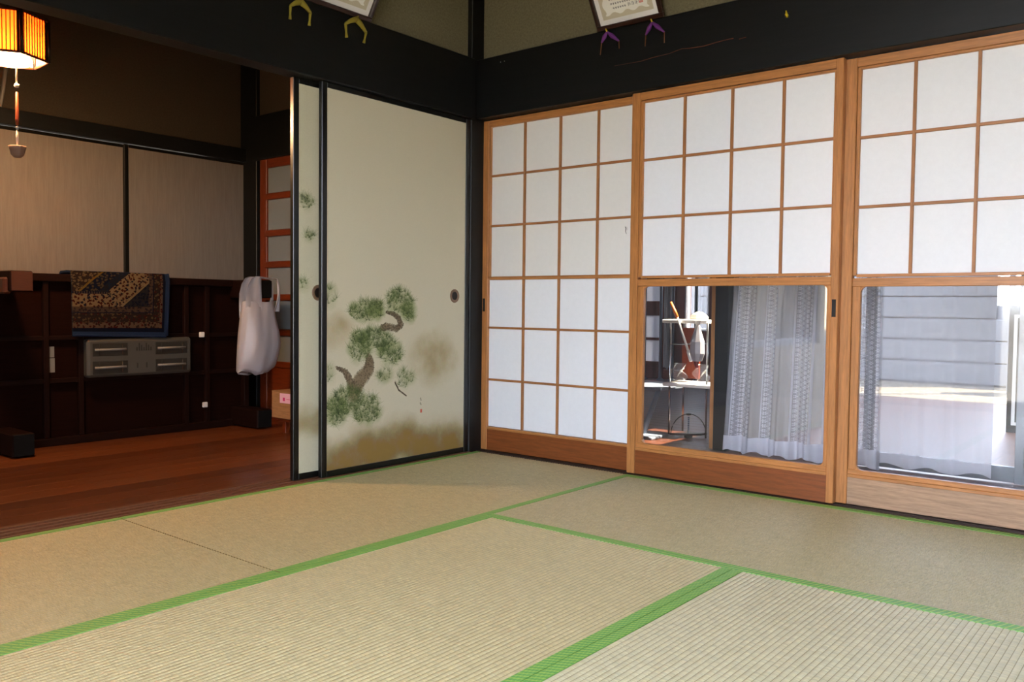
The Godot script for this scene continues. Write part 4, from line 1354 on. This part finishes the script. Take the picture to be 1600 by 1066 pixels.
	for q in [[-1.765, "grey steel pole in front of the paned door"], [-1.565, "grey steel pole in front of the hanging cloth"], [-1.42, "grey steel pole between the hanging cloth and the narrow window"], [-1.15, "grey steel pole beside the narrow window"]]:
		var p := thing("steel_pole", q[1], "pole", V(q[0], -0.004, -4.75), "steel poles at the back of the sunroom")
		part("pole", tube([V(0, 0.02, 0), V(0, 2.4, 0)], [0.017], 10), M.steel, p)
		part("foot_plate", lathe([[0.0, 0.03], [0.02, 0.028], [0.038, 0.012], [0.04, 0.0], [0.0, 0.0]], Vector3.ZERO, 14), M.steel, p)
	# low grey table on a pedestal
	var lt := thing("side_table", "low grey table on a flat pedestal foot in the sunroom", "table", V(0.40, -0.004, -1.30))
	part("tabletop", box(V(-0.50, 0.262, -0.42), V(0.0, 0.282, 0.02), 0.004), M.steel, lt)
	part("pedestal", tube([V(-0.02, 0.012, 0.20), V(-0.03, 0.262, 0.0)], [0.018, 0.016], 10), M.steel, lt)
	part("foot_plate", box(V(-0.16, 0.0, 0.13), V(0.11, 0.016, 0.32), 0.005), M.steel, lt)
	# two-tier stand with sunlit trays
	var st := thing("tiered_stand", "two-tier stand with sunlit white trays in the sunroom", "stand", V(0.44, -0.004, -1.48))
	for q in [[0.02, 0.02], [0.27, 0.02], [0.02, 0.20], [0.27, 0.20]]:
		part("leg", tube([V(q[0], 0.0, q[1]), V(q[0], 0.70, q[1])], [0.006], 8), M.chrome, st)
	part("tray", box(V(-0.02, 0.300, -0.01), V(0.31, 0.322, 0.22), 0.004), M.white, st)
	part("tray", box(V(-0.03, 0.690, -0.01), V(0.27, 0.712, 0.22), 0.004), M.white, st)
	part("crossbar", tube([V(0.02, 0.56, 0.20), V(0.27, 0.57, 0.20)], [0.004], 6), M.chrome, st)
	part("side_panel", box(V(0.02, 0.34, 0.03), V(0.14, 0.66, 0.05), 0.002), M.red_v, st)
	var pa := thing("paper_bundle", "cream bundle on the upper tray of the sunroom stand", "bundle", V(0.60, 0.710, -1.38))
	part("wrapping", lathe([[0.0, 0.0], [0.055, 0.0], [0.06, 0.012], [0.045, 0.03], [0.02, 0.045], [0.0, 0.05]], Vector3.ZERO, 9, false), M.sticker, pa)
	var br := thing("handled_brush", "orange-handled brush leaning on the upper tray of the sunroom stand", "brush", V(0.585, 0.46, -1.238))
	part("handle", tube([V(-0.115, 0.355, -0.02), V(-0.085, 0.30, -0.015), V(-0.062, 0.262, -0.01)], [0.007, 0.011, 0.009], 8), M.orange, br)
	part("shaft", tube([V(-0.062, 0.262, -0.01), V(0.02, 0.06, 0.0)], [0.006, 0.008], 8), M.white, br)
	part("brush_head", tube([V(0.02, 0.06, 0.0), V(0.045, 0.0, 0.0)], [0.012, 0.016], 8), M.white, br)
	var pb2 := thing("clear_bag", "clear plastic bag hanging from the sunroom stand", "bag", V(0.682, 0.46, -1.205))
	part("pouch", lathe([[0.0, 0.0], [0.03, 0.005], [0.045, 0.05], [0.042, 0.12], [0.02, 0.19], [0.012, 0.22], [0.02, 0.245]], Vector3.ZERO, 9, false), M.bag, pb2)
	part("clip", tube([V(-0.006, 0.005, 0.01), V(0.012, -0.035, 0.02)], [0.014, 0.010], 6), M.magenta_dark, pb2)
	var pc := thing("plastic_cover", "clear plastic sheet draped round the legs of the sunroom stand", "sheet", V(0.60, 0.335, -1.235))
	for q in [[-0.10, -0.02], [0.05, 0.10]]:
		var g := []
		for i in 9:
			var row := []
			for j in 7:
				row.append(V(q[0] + 0.085 * i / 8.0 + 0.02 * sin(j * 1.3 + i), 0.11 - 0.105 * j / 6.0, 0.012 * sin(i * 1.7 + j * 0.9)))
			g.append(row)
		part("fold", sheet1(g), M.clear, pc)
	var ar := thing("wire_arch", "small black stand with a wire arch and beaded stem on the sunroom floor", "stand", V(0.618, -0.004, -1.235))
	var dx := V(0.085, 0, -0.078).normalized()
	var line := PackedVector2Array([Vector2(-0.115, 0.0), Vector2(-0.07, -0.028), Vector2(0.0, -0.038), Vector2(0.07, -0.028), Vector2(0.115, 0.0), Vector2(0.07, 0.018), Vector2(0.0, 0.025), Vector2(-0.07, 0.018)])
	part("base", plate(line, V(0, 0.016, 0), dx, Vector3.UP.cross(dx).normalized(), -0.012), M.dark_metal, ar)
	part("rim", box(V(-0.02, 0.0, -0.02), V(0.02, 0.018, 0.02), 0.004), M.dark_metal, ar)
	var arc := []
	for i in 17:
		var a := PI * i / 16.0
		arc.append(dx * cos(a) * 0.108 + V(0, 0.018 + sin(a) * 0.125, 0))
	part("wire", tube(arc, [0.0028], 6), M.dark_metal, ar)
	for i in 9:
		part("bead", lathe([[0.0, 0.006], [0.006, 0.003], [0.0065, 0.0], [0.006, -0.003], [0.0, -0.006]], V(0.0, 0.03 + i * 0.0115, 0), 10), M.steel, ar)
	part("hub", lathe([[0.0, 0.148], [0.016, 0.146], [0.018, 0.138], [0.0, 0.134]], Vector3.ZERO, 12), M.dark_metal, ar)

	# outer sliding glass doors of the veranda
	var ws := [[1.01, 1.75, -1.0], [1.72, 2.42, -1.03], [2.38, 3.16, -1.0], [3.13, 3.95, -1.03]]
	var wl := ["outer glass door beside the black veranda post", "outer glass door behind the sheer curtain", "outer glass door beyond the sheer curtain", "outer glass door at the end of the veranda"]
	for i in 4:
		var a: Array = ws[i]
		var w := thing("window_%d" % (7 + i), wl[i], "window", V(a[0], 0.0, a[2]), "", "structure")
		var ww: float = a[1] - a[0]
		for q in [[V(0, 0, 0), V(0.035, 1.92, 0.025)], [V(ww - 0.035, 0, 0), V(ww, 1.92, 0.025)], [V(0.035, 0, 0), V(ww - 0.035, 0.07, 0.025)], [V(0.035, 1.87, 0), V(ww - 0.035, 1.92, 0.025)]]:
			part("window_frame", box(q[0], q[1]), M.alu, w)
		part("pane", box(V(0.035, 0.07, 0.010), V(ww - 0.035, 1.87, 0.014), 0.0), M.glass, w)
	curtain("lace_curtain", "gathered white lace curtain beside the black veranda post", 1.13, 1.84, -0.85, 1.95, 0.015, 6.0, 0.032, M.lace, 0.085, 0.10)
	curtain("sheer_curtain", "thin bluish sheer curtain over the outer glass door, beside the lace curtain", 1.80, 2.30, -0.90, 1.95, 0.03, 2.6, 0.016, M.sheer, 0.06)
	var rod := thing("curtain_rod", "curtain rod over the veranda glass doors", "rod", V(1.02, 1.965, -0.875))
	part("rod", tube([V(0, 0, 0), V(2.9, 0, 0)], [0.009], 8), M.white, rod)
	for x in [0.02, 1.4, 2.88]:
		part("bracket", box(V(x - 0.01, -0.012, -0.09), V(x + 0.01, 0.012, 0.0), 0.002), M.white, rod)
	# yard: slab, wall of long boards, unseen roof added to shade it
	structure("terrace", boxes([[V(0.98, -0.42, -7.79), V(7.0, -0.10, -1.09)], [V(0.33, -0.42, -7.79), V(0.98, -0.10, -2.50)], [V(-1.5, -0.42, -7.79), V(0.33, -0.10, -5.06)]], 0.0), M.terrace, "pale concrete yard slab outside the veranda", "yard")
	var yw := structure("wall_yard", boxes([[V(-6.5, -0.42, -7.95), V(1.12, 2.3, -7.80)], [V(1.12, -0.42, -7.95), V(2.1, 0.85, -7.80)], [V(2.1, -0.42, -7.95), V(7.0, 2.5, -7.80)], [V(6.9, -0.42, -7.80), V(7.0, 2.5, -1.09)]]), M.siding, "grey board wall across the yard", "wall")  # unseen side wall added to cut skylight; low stretch shows bright ground beyond
	for i in 9:
		part("siding_board", box(V(-6.5, -0.08 + i * 0.26, -7.80), V(6.8 if i < 3 else 1.12, 0.165 + i * 0.26, -7.782), 0.004), M.siding, yw)
	single("shade_roof_yard", boxes([[V(1.9, 2.5, -2.7), V(7.0, 2.56, -1.09)], [V(1.3, 2.5, -7.1), V(7.0, 2.56, -2.7)], [V(-2.7, 2.40, -1.95), V(4.07, 2.47, -1.09)]]), M.alu, "unseen flat roof added to shade the yard, with the veranda eave", "roof", "", "structure")  # roof added to keep the yard in shade but for one sunlit strip
	for q in [[1.4, -7.0, "slim steel post of the added yard roof beside the sunroom"], [6.8, -7.0, "slim steel post of the added yard roof at its far end"]]:
		var p := thing("roof_post", q[2], "post", V(q[0], -0.1, q[1]))
		part("post", box(V(-0.03, 0, -0.03), V(0.03, 2.6, 0.03)), M.alu, p)
	var oc := thing("outdoor_cabinet", "dark grey cabinet with a pale frame standing in the yard", "cabinet", V(2.0, -0.10, -3.1))
	part("body", box(V(0, 0, -0.4), V(0.9, 0.92, 0)), M.heater_in, oc)
	for q in [[V(0.03, 0.12, 0), V(0.05, 0.86, 0.012)], [V(0.82, 0.12, 0), V(0.84, 0.86, 0.012)], [V(0.05, 0.84, 0), V(0.82, 0.86, 0.012)], [V(0.05, 0.12, 0), V(0.82, 0.14, 0.012)]]:
		part("door_frame", box(q[0], q[1]), M.white, oc)
	part("plinth", box(V(-0.04, 0, -0.42), V(0.94, 0.05, 0.05)), M.steel, oc)

const LAMP := 0.345

func _ready() -> void:
	# camera
	var cam := Camera3D.new()
	cam.name = "camera"
	cam.position = EYE
	cam.rotation = TURN
	cam.fov = rad_to_deg(2.0 * atan(533.0 / FOCAL))
	cam.near = 0.05
	cam.far = 200.0
	cam.current = true
	add_child(cam)
	# sky and exposure
	var env := Environment.new()
	env.background_mode = Environment.BG_SKY
	var sm := ProceduralSkyMaterial.new()
	sm.sky_top_color = Color(0.74, 0.81, 0.92)
	sm.sky_horizon_color = Color(0.91, 0.925, 0.945)
	sm.ground_horizon_color = Color(0.62, 0.60, 0.57)
	sm.ground_bottom_color = Color(0.45, 0.43, 0.40)
	sm.sky_energy_multiplier = 1.0
	var sky := Sky.new()
	sky.sky_material = sm
	env.sky = sky
	env.tonemap_mode = Environment.TONE_MAPPER_LINEAR
	env.tonemap_exposure = 6.7
	env.background_energy_multiplier = 4.0
	env.sdfgi_enabled = true
	env.ssao_enabled = true
	env.ssil_enabled = true
	var we := WorldEnvironment.new()
	we.name = "environment"
	we.environment = env
	add_child(we)
	# sun: high, over the yard and a little towards the window wall
	var sun := DirectionalLight3D.new()
	sun.name = "sun"
	sun.light_color = Color(1.0, 0.95, 0.86)
	sun.light_energy = 2.2
	sun.light_angular_distance = 0.6
	sun.shadow_enabled = true
	sun.basis = Basis.looking_at(-Vector3(0.4056, 0.819, -0.4056))
	add_child(sun)
	materials()
	M.black_v_z = M.black_h
	M.orange_wood = mat(Color(0.55, 0.22, 0.07), 0.5)
	M.magenta_dark = mat(Color(0.48, 0.10, 0.10), 0.5)
	M.rug.uv1_scale = Vector3(-1, 1, 1)
	build_shell()
	mats()
	screens()
	panels()
	back_room()
	kotatsu()
	bag()
	clutter()
	lamp()
	frames()
	veranda()
